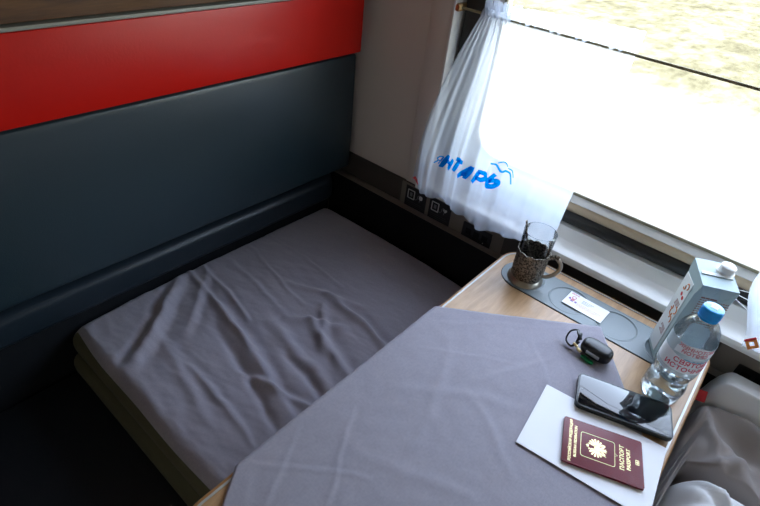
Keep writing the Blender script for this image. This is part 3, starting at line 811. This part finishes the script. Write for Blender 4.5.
tg = thing('tea_glass', 'clear ribbed drinking glass standing inside the metal holder', 'glass', (-.290, .950, TZ + .0155))
def ribbed(r, z, inner=False):
    return [((r + (.0006 * abs(sin(pi * 16 * k / 96)) if z < .085 and not inner else 0)) * cos(2 * pi * k / 96), (r + (.0006 * abs(sin(pi * 16 * k / 96)) if z < .085 and not inner else 0)) * sin(2 * pi * k / 96), z) for k in range(96)]
bm = bmesh.new(); rows = []
for r, z in [(.0290, .0004), (.0322, .003), (.0327, .030), (.0332, .060), (.0340, .085), (.0350, .092), (.0355, .117)]:
    rows.append([bm.verts.new(p) for p in ribbed(r, z)])
for r, z in [(.0350, .1182), (.0343, .117), (.0338, .092), (.0318, .060), (.0305, .010), (.027, .0055)]:
    rows.append([bm.verts.new(p) for p in ribbed(r, z, True)])
for a, b in zip(rows, rows[1:]):
    for k in range(96): bm.faces.new((a[k], a[(k + 1) % 96], b[(k + 1) % 96], b[k]))
bm.faces.new(rows[0][::-1]); bm.faces.new(rows[-1])
obj('glass_wall', bm, M['tumbler'], tg, angle=50)
bm = lathe([(.0349, .1176), (.0354, .1184), (.0359, .1176), (.0354, .1168)], 64, closed=True)
obj('glass_rim', bm, M['silver'] if False else M['pet'], tg)
spn = thing('teaspoon', 'dark metal teaspoon leaning inside the tea glass with its tip above the rim', 'spoon', (-.290, .950, TZ + .0155))
pth = spline([(.012, .008, .010), (-.004, .000, .050), (-.020, -.010, .090), (-.0325, -.015, .136)], 8)
obj('spoon_handle', tube(pth, [.0013 + .0010 * (i / (len(pth) - 1)) ** 2 for i in range(len(pth))], 8), M['filigree'], spn)
bm = bmesh.new(); bmesh.ops.create_uvsphere(bm, u_segments=20, v_segments=12, radius=.5)
xf(bm, Matrix.Diagonal((.018, .008, .030, 1)), RY(18), T(.0155, .010, .0125 + .004))
obj('spoon_bowl', bm, M['steel'], spn)

# ------------------------------------------------------------ water bottle
wb = thing('water_bottle', 'clear plastic water bottle with bright blue cap at the right table edge', 'bottle', (.0475, .836, TZ + .0006), radians(6))
wb.scale = (1.05, 1.05, 1.02)
prof = [(.0, .004), (.012, .003), (.020, .0008), (.027, .0008), (.0305, .004), (.0318, .012), (.0322, .022), (.0325, .034), (.0318, .044), (.0300, .052), (.0292, .060), (.0302, .068), (.0318, .074), (.0322, .082),
        (.0324, .092), (.0326, .112), (.0326, .142), (.0322, .152), (.0305, .162), (.0270, .172), (.0215, .181), (.0160, .187), (.0132, .191), (.0128, .196), (.0128, .2005)]
bm = bmesh.new(); sgb = 80; rows = []
for i, (r, z) in enumerate(prof):
    if r == 0: rows.append([bm.verts.new((0, 0, z))]); continue
    row = []
    for k in range(sgb):
        a = 2 * pi * k / sgb; rr = r
        if z < .03: rr += .0016 * sin(5 * a) * (1 - z / .03)
        if .03 < z < .09: rr += .0007 * noise.noise(Vector((cos(a) * 3, sin(a) * 3, z * 60))) + .0004 * sin(10 * a + z * 120)
        zz = z + (.0022 * (1 + sin(5 * a)) if z < .003 else 0)
        row.append(bm.verts.new((rr * cos(a), rr * sin(a), zz)))
    rows.append(row)
for a, b in zip(rows, rows[1:]):
    for k in range(sgb):
        j = (k + 1) % sgb
        if len(a) == 1: bm.faces.new((a[0], b[k], b[j]))
        else: bm.faces.new((a[k], a[j], b[j], b[k]))
obj('bottle_body', bm, M['pet'], wb, angle=80)
# the water standing in the lower half
bm = bmesh.new(); rows = []
for i, (r, z) in enumerate([(0, .006), (.012, .0055), (.020, .005), (.026, .005), (.0292, .008), (.0304, .014), (.0310, .022), (.0312, .034), (.0305, .044), (.0288, .052), (.0280, .060), (.0290, .068), (.0305, .076), (.0300, .0785), (0, .0785)]):
    if r == 0: rows.append([bm.verts.new((0, 0, z))]); continue
    rows.append([bm.verts.new(((r + (.0016 * sin(10 * pi * k / sgb) * (1 - z / .03) if z < .03 else .0009 * noise.noise(Vector((cos(2 * pi * k / sgb) * 4, sin(2 * pi * k / sgb) * 4, z * 90))))) * cos(2 * pi * k / sgb), (r + (.0016 * sin(10 * pi * k / sgb) * (1 - z / .03) if z < .03 else .0009 * noise.noise(Vector((cos(2 * pi * k / sgb) * 4, sin(2 * pi * k / sgb) * 4, z * 90))))) * sin(2 * pi * k / sgb), z)) for k in range(sgb)])
for a, b in zip(rows, rows[1:]):
    for k in range(sgb):
        j = (k + 1) % sgb
        if len(a) == 1: bm.faces.new((a[0], b[k], b[j]))
        elif len(b) == 1: bm.faces.new((a[k], a[j], b[0]))
        else: bm.faces.new((a[k], a[j], b[j], b[k]))
obj('water', bm, M['water'], wb, angle=80)
bm = lathe([(.0, .2125), (.0125, .2125), (.0145, .2117), (.0153, .2095), (.0153, .196), (.0150, .1955), (.0136, .1955), (.0136, .208), (0, .208)], 72)
for v in bm.verts:
    rr = sqrt(v.co.x ** 2 + v.co.y ** 2)
    if rr > .0150 and .196 < v.co.z < .21:
        pass
cp = obj('cap', bm, M['cap_blue'], wb, angle=50)
bm = bmesh.new()
for k in range(48):
    a = 2 * pi * k / 48
    merge(bm, xf(nbox(-.0004, .0004, -.0003, .0004, .1965, .2085), T(0, .0153, 0), Matrix.Rotation(a, 4, 'Z')))
obj('cap_ridges', bm, M['cap_blue'], cp, smooth=False)
obj('neck_ring', lathe([(.0129, .1905), (.0150, .1908), (.0152, .1925), (.0150, .1945), (.0129, .1948)], 48), M['cap_blue'], wb)
obj('cap_print', xf(nbox(-.0052, .0052, -.0036, .0036, .2126, .2128), RZ(-10)), M['white_print'], cp)
# label: a wrap-around clear film with white wave band and printing
LR = .0330
def wrap(bm, ang0, zc, R_=LR, back=False):
    for v in bm.verts:
        a = ang0 + (v.co.x) / R_
        rr = R_ + .0002 + v.co.z
        v.co = Vector((rr * cos(a), rr * sin(a), zc + v.co.y))
    return bm
def wave_hi(a): return .1265 + .006 * sin(a * 2 + .6)
AF = radians(-62)                       # the side turned to the room
bm = grid(lambda u, v: Vector((LR * cos(2 * pi * u), LR * sin(2 * pi * u), .084 + (.150 - .084) * v)), 80, 8, None)
lb_ = obj('label', bm, M['label_clear'], wb); lb_['label'] = 'clear and white printed label'
bm = grid(lambda u, v: Vector(((LR + .0002) * cos(AF + (u - .5) * 4.4), (LR + .0002) * sin(AF + (u - .5) * 4.4), 0.0925 + (.1215 + .0025 * sin(u * 9) - .0925) * v)), 60, 6, None)
obj('white_band', bm, M['label_white'], lb_)
bm = grid(lambda u, v: Vector(((LR + .0002) * cos(AF + (u - .5) * 2.2), (LR + .0002) * sin(AF + (u - .5) * 2.2), .127 + .004 * sin(u * 3.1) + (.0215 * sin(pi * min(1, .12 + u * .9)) ** .5) * v)), 40, 6, None)
obj('white_band', bm, M['label_white'], lb_)
bm = grid(lambda u, v: Vector(((LR + .0002) * cos(AF + (u - .5) * 1.7), (LR + .0002) * sin(AF + (u - .5) * 1.7), .1200 + .0045 * (1 - abs(noise.noise(Vector((u * 9, 0, 0)))) * 2) * v * sin(pi * u))), 40, 3, None)
obj('mountain_print', bm, M['label_blue'], lb_)
bm = wrap(text_bm('СВЯТОЙ', .0128, .0003, 1., 0, .00015), AF - .12, .1138)
obj('brand_print', bm, M['crimson_ink'], lb_, smooth=False)
bm = wrap(text_bm('ИСТОЧНИК', .0128, .0003, 1., 0, .00015), AF - .12, .1003)
obj('brand_print', bm, M['crimson_ink'], lb_, smooth=False)
def mirror_text(s, size, ang, z):
    b = text_bm(s, size, .0003, 1., 0, .0003)
    for v in b.verts: v.co.x = -v.co.x
    return wrap(b, ang, z)
bm = mirror_text('ИСТОЧНИК', .0095, AF - .2, .1440)
obj('mirrored_print', bm, M['pink_ink'], lb_, smooth=False)
bm = mirror_text('СВЯТОЙ', .0095, AF - .2, .1350)
obj('mirrored_print', bm, M['pink_ink'], lb_, smooth=False)

# ------------------------------------------------------------ drink carton
mc = thing('drink_carton', 'pale blue drink carton with white screw cap behind the water bottle', 'carton', (.029, .9560, TZ + .0030), radians(27))
cw, cd, ch = .0305, .037, .196
cb = .014
oc = [(cw, -cd + cb * .5), (cw, cd - cb), (cw - cb, cd), (-cw + cb, cd), (-cw, cd - cb), (-cw, -cd + cb), (-cw + cb, -cd), (cw - cb * .5, -cd)]
bm = bmesh.new()
rows = []
def sq(k, s):          # morph from octagon (body) to square-ish (top rim)
    full = [(cw, -cd), (cw, cd), (cw, cd), (-cw, cd), (-cw, cd), (-cw, -cd), (-cw, -cd), (cw, -cd)]
    return (oc[k][0] * (1 - s) + full[k][0] * s, oc[k][1] * (1 - s) + full[k][1] * s)
for z, s in ((0, .5), (.012, .1), (.05, 0), (.12, 0), (.172, .35), (.194, .93)):
    rows.append([bm.verts.new((*sq(k, s), z)) for k in range(8)])
# slanted top: back higher than front
rows.append([bm.verts.new((sq(k, .93)[0] * .985, sq(k, .93)[1] * .985, .196 + (.012 if sq(k, 1)[1] > 0 else .004))) for k in range(8)])
for a, b in zip(rows, rows[1:]):
    for k in range(8): bm.faces.new((a[k], a[(k + 1) % 8], b[(k + 1) % 8], b[k]))
bm.faces.new(rows[0][::-1]); bm.faces.new(rows[-1])
bmesh.ops.bevel(bm, geom=[e for e in bm.edges if e.calc_face_angle(0) > .5], offset=.0012, segments=2, affect='EDGES')
obj('carton_body', bm, M['carton'], mc, angle=25)
bm = prism([(-cw + .004, -.006), (cw - .004, -.006), (cw - .004, .002), (-cw + .004, .002)], 0, .0012)
xf(bm, RX(6), T(0, 0, .2045))
obj('top_fold', bm, M['carton_white'], mc)
bm = bmesh.new()
for (a_, b_) in (((-cw + .002, .196), (-.010, .168)), ((-.010, .168), (.0, .198)), ((.0, .198), (.010, .168)), ((.010, .168), (cw - .002, .196))):
    tube([(a_[0], -cd - .0002, a_[1]), (b_[0], -cd - .0002, b_[1])], .0004, 6, bm)
obj('fold_crease', bm, M['carton'], mc)
# white corner facet at upper left, running down the left side
bm = bmesh.new()
prism([(-cw - .0006, -cd + .016), (-cw - .0002, -cd + .016), (-cw - .0002, cd - .002), (-cw - .0006, cd - .002)], .0, .0, bm=bm) if False else None
box(bm, -cw - .0010, -cw + .0002, -.012, .030, .008, .180, bev=.0003, seg=1)
obj('white_side_panel', bm, M['carton_white'], mc)
c2 = xf(lathe([(0, .0150), (.0115, .0150), (.0128, .0138), (.0132, .003), (.0150, .0022), (.0152, 0), (0, 0)], 48), RX(6), T(.0165, .012, .2055))
obj('screw_cap', c2, M['white_plastic'], mc, angle=50)
bm = bmesh.new(); rg = random.Random(7)
for k in range(17):
    x = -.022
    zz = .169 - k * .0052
    while x < .026:
        w = rg.uniform(.002, .006); merge(bm, nbox(x, min(x + w, .028), -cd - .0003, -cd + .0002, zz, zz + .0018)); x += w + .001
merge(bm, nbox(-.022, .004, -cd - .0004, -cd + .0002, .1735, .1765))
obj('ingredients_print', bm, M['brown_ink'], mc, smooth=False)
def side_glyph(parent, mat, y, z, s, bend):
    pts = [(-cw - .0012, y + s * cos(a) * .8, z + s * sin(a)) for a in [bend + k * .42 for k in range(10)]]
    return tube(pts, .0011, 6)
for (y, z, s, b) in ((.0, .165, .0060, .4), (.010, .158, .0050, 2.), (-.004, .110, .0075, 1.), (.006, .098, .0065, 3.), (-.002, .086, .0070, 0.), (.012, .107, .0045, 2.)):
    obj('orange_swirl', side_glyph(None, None, y, z, s, b), M['orange_ink'], mc, smooth=False)
for (y, z) in ((-.002, .140), (.008, .143)):
    obj('side_dot', xf(lathe([(0, 0), (.0042, 0), (.0042, .0006), (0, .0006)], 8), RY(-90), T(-cw - .0006, y, z)), M['red_ink'], mc)
bm = bmesh.new()
dd = random.Random(5)
for (zt, nl) in ((.126, 4), (.062, 5)):
    bm = bmesh.new()
    for k in range(nl): box(bm, -cw - .0014, -cw - .0008, -.006, .010 + dd.uniform(-.004, .006), zt - k * .0036, zt + .0014 - k * .0036)
    obj('side_print', bm, M['brown_ink'], mc, smooth=False)

# ------------------------------------------------------------ curtains, rod and cord
def smooth(a, b, t):
    t = min(1, max(0, (t - a) / (b - a))); return t * t * (3 - 2 * t)
ZR = 1.229; YR = 1.118
HEM = [(-.704, .792), (-.666, .772), (-.639, .775), (-.599, .779), (-.555, .774), (-.530, .762), (-.504, .756), (-.472, .754), (-.417, .766), (-.361, .777), (-.285, .789)]
def hem_z(x):
    if x <= HEM[0][0]: return HEM[0][1]
    for (a, p), (b, q) in zip(HEM, HEM[1:]):
        if x <= b:
            k = (x - a) / (b - a); k = k * k * (3 - 2 * k); return p + (q - p) * k
    return HEM[-1][1]
def cur_pt(s, t):
    """s 0..1 left to right along the cloth, t 0 (hem) .. 1 (rod)"""
    xt = -.632 + (.066 * s / .40 if s < .40 else .066 + (s - .40) / .60 * .287)
    xb = -.704 + .419 * (s ** .95)
    hem = hem_z(xb)
    w = smooth(.45, 1., s)
    f = (t ** 3) * (1 - w) + t * w
    x = xb * (1 - f) + xt * f
    z = hem + (ZR - hem) * t
    g = 1 - t
    left = 1 - .75 * smooth(.35, .9, s)
    y = 1.040 + (YR - .008 - 1.040) * smooth(.10, 1.0, t)
    y += (.009 * sin(s * 31 + 1.1 * sin(t * 2.4) + .6) + .0045 * sin(s * 67 + 2.2 * t) + .0018 * sin(s * 131 + t)) * left * (.35 + .65 * g)
    y += .0025 * sin(s * 150) * smooth(.75, 1, t)
    lim = 1.128 if z > .9 else 1.052 + (1.128 - 1.052) * smooth(.80, .9, z)
    return Vector((x, min(y, lim), z))
lc = thing('curtain', 'sheer white curtain with blue wave lettering gathered at the left of the window', 'curtain', (-.6, YR, ZR), group='sheer curtains')
off = Vector((.6, -YR, -ZR))
bm = grid(lambda s, t: cur_pt(s, t) + off, 220, 70)
o = obj('voile', bm, M['sheer'], lc, angle=180)
# ruffled heading around the rod
def head(s, t):
    x = -.632 + (.066 * s / .40 if s < .40 else .066 + (s - .40) / .60 * .287)
    gat = 1 - smooth(.35, .55, s)
    h = (.030 + .014 * smooth(.3, 1, s)) * t
    z = ZR + h + .004 * sin(s * 90) * t * gat
    y = YR + (.004 + .007 * t * gat) * sin(s * 160) + .004 * sin(s * 47)
    return Vector((x, y, z)) + off
obj('heading', grid(head, 260, 8), M['sheer'], lc, angle=180)
bm = bmesh.new()
for k in range(26):                # bunched pleats near the left end of the rod
    x = -.632 + .0030 * k
    rr = .0085 + .003 * noise.noise(Vector((k * 1.7, 0, 0)))
    pts = [(x + .0025 * sin(k * 2. + a), YR + rr * cos(a), ZR + .002 + rr * 1.4 * sin(a)) for a in [2 * pi * q / 14 for q in range(14)]]
    if k: 
        for q in range(14): bm.faces.new((last[q], last[(q + 1) % 14], cur_[(q + 1) % 14] if False else None, None)) if False else None
    cur_ = [bm.verts.new(Vector(p) + off) for p in pts]
    if k:
        for q in range(14): bm.faces.new((last[q], last[(q + 1) % 14], cur_[(q + 1) % 14], cur_[q]))
    last = cur_
obj('gathered_pocket', bm, M['sheer'], lc, angle=180)
# hem band
obj('hem', grid(lambda s, t: cur_pt(s, t * .022) + off + Vector((0, -.0012, 0)), 220, 3), M['sheer'], lc, angle=180)

# lettering on the curtain: flat strokes laid onto the cloth
def on_cloth(x, z):
    s = (x + .704) / .419; t = (z - .77) / (ZR - .77)
    for _ in range(30):
        p = cur_pt(min(1, max(0, s)), min(1, max(0, t)))
        s += (x - p.x) * 1.9; t += (z - p.z) * 1.7
        s = min(1, max(0, s)); t = min(1, max(0, t))
    return cur_pt(s, t)
def stroke(bm, pts, w):
    P = spline([(a, 0, b) for a, b in pts], 7)
    rows = []
    for i, p in enumerate(P):
        tg_ = (P[min(i + 1, len(P) - 1)] - P[max(i - 1, 0)]).normalized(); n_ = Vector((-tg_.z, 0, tg_.x))
        taper = w * (.75 + .25 * sin(pi * i / (len(P) - 1)))
        r_ = []
        for q in (-1, 0, 1):
            xx, zz = p.x + n_.x * taper * q, p.z + n_.z * taper * q
            c = on_cloth(xx, zz)
            r_.append(bm.verts.new(Vector((xx, c.y - .0016, zz)) + off))
        rows.append(r_)
    for a, b in zip(rows, rows[1:]):
        for q in range(2): bm.faces.new((a[q], a[q + 1], b[q + 1], b[q]))
def letter(segs, ox, oz, s, sl=.25, w=.0032):
    bm = bmesh.new()
    for sg_ in segs: stroke(bm, [(ox + (a + b * sl) * s, oz + b * s) for a, b in sg_], w)
    return bm
GL = {'Я': [[(.62, 1), (.3, 1), (.1, .75), (.3, .5), (.6, .5)], [(.62, 1), (.6, 0)], [(.4, .5), (.05, 0)]],
      'Н': [[(.0, 1), (.0, 0)], [(.0, .5), (.6, .52)], [(.62, 1), (.6, 0)]],
      'Т': [[(-.05, 1), (.3, .97), (.65, 1)], [(.3, 1), (.28, 0)]],
      'А': [[(.05, .0), (.3, .55), (.55, 1.)], [(.55, 1.), (.62, .5), (.62, .0)], [(.22, .38), (.62, .36)]],
      'Р': [[(.1, .95), (.06, -.05)], [(.0, .9), (.5, 1), (.8, .8), (.55, .5), (.1, .45)]],
      'Ь': [[(.2, 1), (.05, .35), (.2, .02), (.6, .05), (.75, .35), (.45, .52), (.12, .35)]]}
for ch_, ox, oz, s_, w_ in (('Я', -.640, .876, .020, .0018), ('Н', -.622, .868, .033, .0058), ('Т', -.591, .875, .033, .0058), ('А', -.565, .869, .031, .0058), ('Р', -.530, .863, .037, .0062), ('Ь', -.487, .879, .032, .0064)):
    obj('letter', letter(GL[ch_], ox, oz, s_, sl=.35, w=w_), M['dye'], lc, smooth=False)
bm = bmesh.new()
stroke(bm, [(-.491, .930), (-.476, .934), (-.460, .919), (-.450, .925), (-.437, .924), (-.426, .902)], .0024)
obj('wave_motif', bm, M['dye'], lc, smooth=False)
bm = bmesh.new()
stroke(bm, [(-.473, .938), (-.461, .943), (-.449, .936)], .0014)
obj('wave_motif', bm, M['dye'], lc, smooth=False)
bm = bmesh.new()
stroke(bm, [(-.446, .934), (-.434, .932), (-.426, .919)], .0014)
obj('wave_motif', bm, M['dye'], lc, smooth=False)
bm = bmesh.new()
stroke(bm, [(-.702, .802), (-.697, .798), (-.690, .790), (-.684, .786)], .0042)
obj('red_emblem', bm, M['red_ink'], lc, smooth=False)

rc = thing('curtain', 'bright sheer white curtain edge at the far right of the window beside the drink carton', 'curtain', (.3, YR, ZR), group='sheer curtains')
off2 = Vector((-.3, -YR, -ZR))
def cur2(s, t):
    hem = .790 + .004 * sin(s * 20)
    z = hem + (ZR - hem) * t
    xl = .132 - .045 * smooth(0, .32, t) + .07 * smooth(.32, .9, t)
    x = xl + (.60 - xl) * s
    y = 1.040 + (YR - .006 - 1.040) * smooth(.15, .95, t) + .0045 * sin(s * 44 + t * 2) + .002 * sin(s * 97)
    return Vector((x, min(y, 1.128 if z > .9 else 1.051 + .077 * smooth(.8, .9, z)), z)) + off2
obj('voile', grid(cur2, 200, 50), M['sheer'], rc, angle=180)
obj('heading', grid(lambda s, t: Vector((.17 + .43 * s, YR + .005 * sin(s * 120), ZR + .035 * t)) + off2, 200, 4), M['sheer'], rc, angle=180)
bm = bmesh.new()
dm = [(.0, .020), (.016, .0), (.0, -.020), (-.016, .0)]; di = [(.0, .008), (.007, .0), (.0, -.008), (-.007, .0)]
R = [[bm.verts.new(Vector((.143 + x * .8, 1.0310 + yy, .812 + z * .8)) + off2) for x, z in p] for p, yy in ((dm, 0), (di, 0), (di, .001), (dm, .001))]
for k in range(4):
    for i in range(4): bm.faces.new((R[k][i], R[k][(i + 1) % 4], R[(k + 1) % 4][(i + 1) % 4], R[(k + 1) % 4][i]))
em = obj('emblem', bm, M['orange_ink'], rc, smooth=False)
bm = bmesh.new()
for s_ in ([(-.0165, .001), (0, .021)], [(-.0165, -.001), (-.004, -.016)]):
    pass
tube([Vector((.143 - .0128, 1.0308, .812)) + off2, Vector((.143, 1.0308, .828)) + off2], .0022, 6, bm)
obj('emblem_edge', bm, M['red_ink'], em)

rod = thing('curtain_rod', 'thin dark metal curtain rod crossing the window near its top', 'curtain rod', (-.04, YR, ZR))
obj('wire', xf(lathe([(0, -.655), (.0030, -.655), (.0030, .655), (0, .655)], 12), RY(90)), M['bronze'], rod)
for sx in (-1, 1):
    obj('end_bracket', nbox(sx * .655 - .006, sx * .655 + .006, -.004, .044, -.008, .008, bev=.002), M['brass'], rod)
    obj('end_knob', xf(lathe([(0, 0), (.007, 0), (.009, .004), (.007, .009), (0, .010)], 20), RX(90), T(sx * .655, -.004, 0)), M['brass'], rod)

cd_ = bmesh.new()
tube(spline([(.050, 1.128, .850), (.080, 1.105, .866), (.106, 1.070, .893)], 8), .0008, 6, cd_)
tube(spline([(.052, 1.128, .846), (.076, 1.100, .850), (.106, 1.062, .858)], 8), .0008, 6, cd_)
tube(spline([(.052, 1.128, .848), (.082, 1.100, .858), (.108, 1.064, .876)], 8), .0007, 6, cd_)
for v in cd_.verts: v.co += off2
obj('tie_cord', cd_, M['white_plastic'], rc)

# ------------------------------------------------------------ right berth with bedding
rb = thing('lower_berth', 'dark navy lower berth seat under the bedding right of the table', 'berth', (.17, 0, 0))
obj('base', nbox(.02, .625, YB + .02, 1.06, .01, .30, bev=.004), M['matte_black'], rb)
obj('seat_cushion', nbox(0, .625, YB + .02, 1.06, .3005, .42, bev=.018, seg=4), M['vinyl_dark'], rb)

def heap(name, x0, x1, y0, y1, zb, hfn, mat, label, cat, n=90):
    def fn(u, v):
        x = x0 + (x1 - x0) * u; ya = y0(x); y = ya + (y1 - ya) * v
        return Vector((x, y, zb + max(.004, hfn(x, y, u, v))))
    bm = bmesh.new()
    A = [[bm.verts.new(fn(i / n, j / n)) for j in range(n + 1)] for i in range(n + 1)]
    for i in range(n):
        for j in range(n): bm.faces.new((A[i][j], A[i + 1][j], A[i + 1][j + 1], A[i][j + 1]))
    per = [A[i][0] for i in range(n + 1)] + [A[n][j] for j in range(1, n + 1)] + [A[i][n] for i in range(n - 1, -1, -1)] + [A[0][j] for j in range(n - 1, 0, -1)]
    lo = [bm.verts.new((v.co.x, v.co.y, zb)) for v in per]; m_ = len(per)
    for i in range(m_): bm.faces.new((per[i], lo[i], lo[(i + 1) % m_], per[(i + 1) % m_]))
    bm.faces.new(lo[::-1])
    o = obj(name, bm, mat, angle=180)
    return tag(o, label, cat)
def edge(u, p=.12): return sqrt(max(0, 1 - (1 - min(1, min(u, 1 - u) / p)) ** 2))
BF = [(.14, .96, .30, .80, .022, .018), (.16, .84, .34, .72, .020, -.014), (.20, 1.00, .40, .88, .018, .016), (.12, .80, .24, .90, .014, .014), (.24, .78, .46, .84, .022, .014), (.13, .98, .19, .86, .012, .012), (.11, .74, .17, .62, .010, .010), (.12, .66, .16, .56, .008, .008)]
def bundle(x, y, u, v):
    top = .212 + .012 * sin(v * 5) - .035 * (1 - smooth(.0, .10, u)) + .048 * smooth(.55, .92, v) * smooth(.0, .06, u)
    k = edge(u, .05) * edge(v, .05)
    return (top + fold(x, y, BF) + .012 * noise.noise(Vector((x * 7, y * 7, 1))) + .008 * noise.noise(Vector((x * 24, y * 15, 4)))) * k
heap('blanket', .110, .62, lambda x: .46 + .385 * smooth(.118, .150, x), 1.004, .4215, bundle, M['taupe_cloth'], 'rumpled taupe grey blanket heaped on the right berth next to the table corner', 'blanket')
def pil(x, y, u, v):
    return (.284 + .010 * sin(u * 7) + .005 * noise.noise(Vector((x * 18, y * 18, 1)))) * edge(u, .10) ** .6 * edge(v, .2) ** .5
pl_ = heap('pillow', .116, .52, lambda x: 1.006, 1.074, .4215, pil, M['white_cloth'], 'white pillow edge with a red tab behind the taupe blanket on the right berth', 'pillow', 60)
tb_ = obj('red_tab', xf(nbox(-.010, .010, -.0015, .0015, -.014, .010, bev=.0008), RX(-35), RZ(20), T(.124, 1.0035, .664)), M['red_ink'], pl_)
# near white sheet
WF = [(.16, .72, .34, .80, .010, .012), (.15, .80, .30, .74, .008, -.009), (.20, .82, .26, .72, .007, .008), (.17, .55, .34, .70, .012, .012), (.20, .66, .36, .56, .012, .010), (.25, .72, .42, .62, .014, .012), (.16, .60, .24, .70, .010, .008), (.30, .50, .44, .66, .014, .012)]
heap('bed_sheet', .128, .60, lambda x: .34, .842, .4215, lambda x, y, u, v: (.240 + fold(x, y, WF) + .018 * noise.noise(Vector((x * 10, y * 10, 2))) + .005 * noise.noise(Vector((x * 26, y * 30, 6)))) * edge(u, .16) * edge(v, .09), M['white_cloth'], 'crumpled white sheet heaped on the right berth at the bottom right corner', 'bed sheet')

# ------------------------------------------------------------ outside
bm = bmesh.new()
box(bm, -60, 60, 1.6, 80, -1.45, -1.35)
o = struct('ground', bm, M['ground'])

# ------------------------------------------------------------ light
w = bpy.data.worlds.new('sky'); S.world = w; w.use_nodes = True
nt = w.node_tree; nt.nodes.clear()
sky = nt.nodes.new('ShaderNodeTexSky'); sky.sky_type = 'NISHITA'; sky.sun_disc = False
sky.sun_elevation = radians(52); sky.sun_rotation = radians(150); sky.air_density = 1.4; sky.dust_density = 3.
bg = nt.nodes.new('ShaderNodeBackground'); bg.inputs[1].default_value = 1.0
wo = nt.nodes.new('ShaderNodeOutputWorld')
hz = nt.nodes.new('ShaderNodeMix'); hz.data_type = 'RGBA'; hz.inputs[0].default_value = .68
hz.inputs[7].default_value = (.66, .60, .57, 1)
nt.links.new(sky.outputs[0], hz.inputs[6]); nt.links.new(hz.outputs[2], bg.inputs[0]); nt.links.new(bg.outputs[0], wo.inputs[0])
sl = bpy.data.lights.new('sun', 'SUN'); sl.energy = 2.4; sl.angle = radians(.6); sl.color = (1., .95, .86)
so = bpy.data.objects.new('sun', sl); COL.objects.link(so)
so.rotation_euler = Vector((.35, .62, -1.1)).to_track_quat('-Z', 'Y').to_euler()     # from behind the carriage, over the roof
pl = bpy.data.lights.new('window_portal', 'AREA'); pl.shape = 'RECTANGLE'; pl.size = 1.16; pl.size_y = .60
pl.cycles.is_portal = True
po = bpy.data.objects.new('window_portal', pl); COL.objects.link(po)
po.location = (-.02, 1.19, 1.1915); po.rotation_euler = (radians(-90), 0, 0)

# ------------------------------------------------------------ camera
cam = bpy.data.cameras.new('camera'); cam.sensor_width = 36; cam.sensor_fit = 'HORIZONTAL'
cam.lens = 512.834 / 760 * 36; cam.clip_start = .02; cam.clip_end = 300
co = bpy.data.objects.new('camera', cam); COL.objects.link(co)
co.matrix_world = Matrix(((.7492464, -.45672348, .47961807, 0), (.65475191, .40184677, -.64017116, 0), (.09964823, .79367679, .60012281, 1.47287), (0, 0, 0, 1)))
S.camera = co
S.view_settings.view_transform = 'Standard'; S.view_settings.look = 'None'
S.view_settings.gamma = 1.; S.view_settings.use_curve_mapping = False
S.view_settings.exposure = 3.0
S.cycles.use_denoising = True
S.cycles.max_bounces = 12; S.cycles.diffuse_bounces = 6; S.cycles.transparent_max_bounces = 16
S.cycles.sample_clamp_indirect = 8.
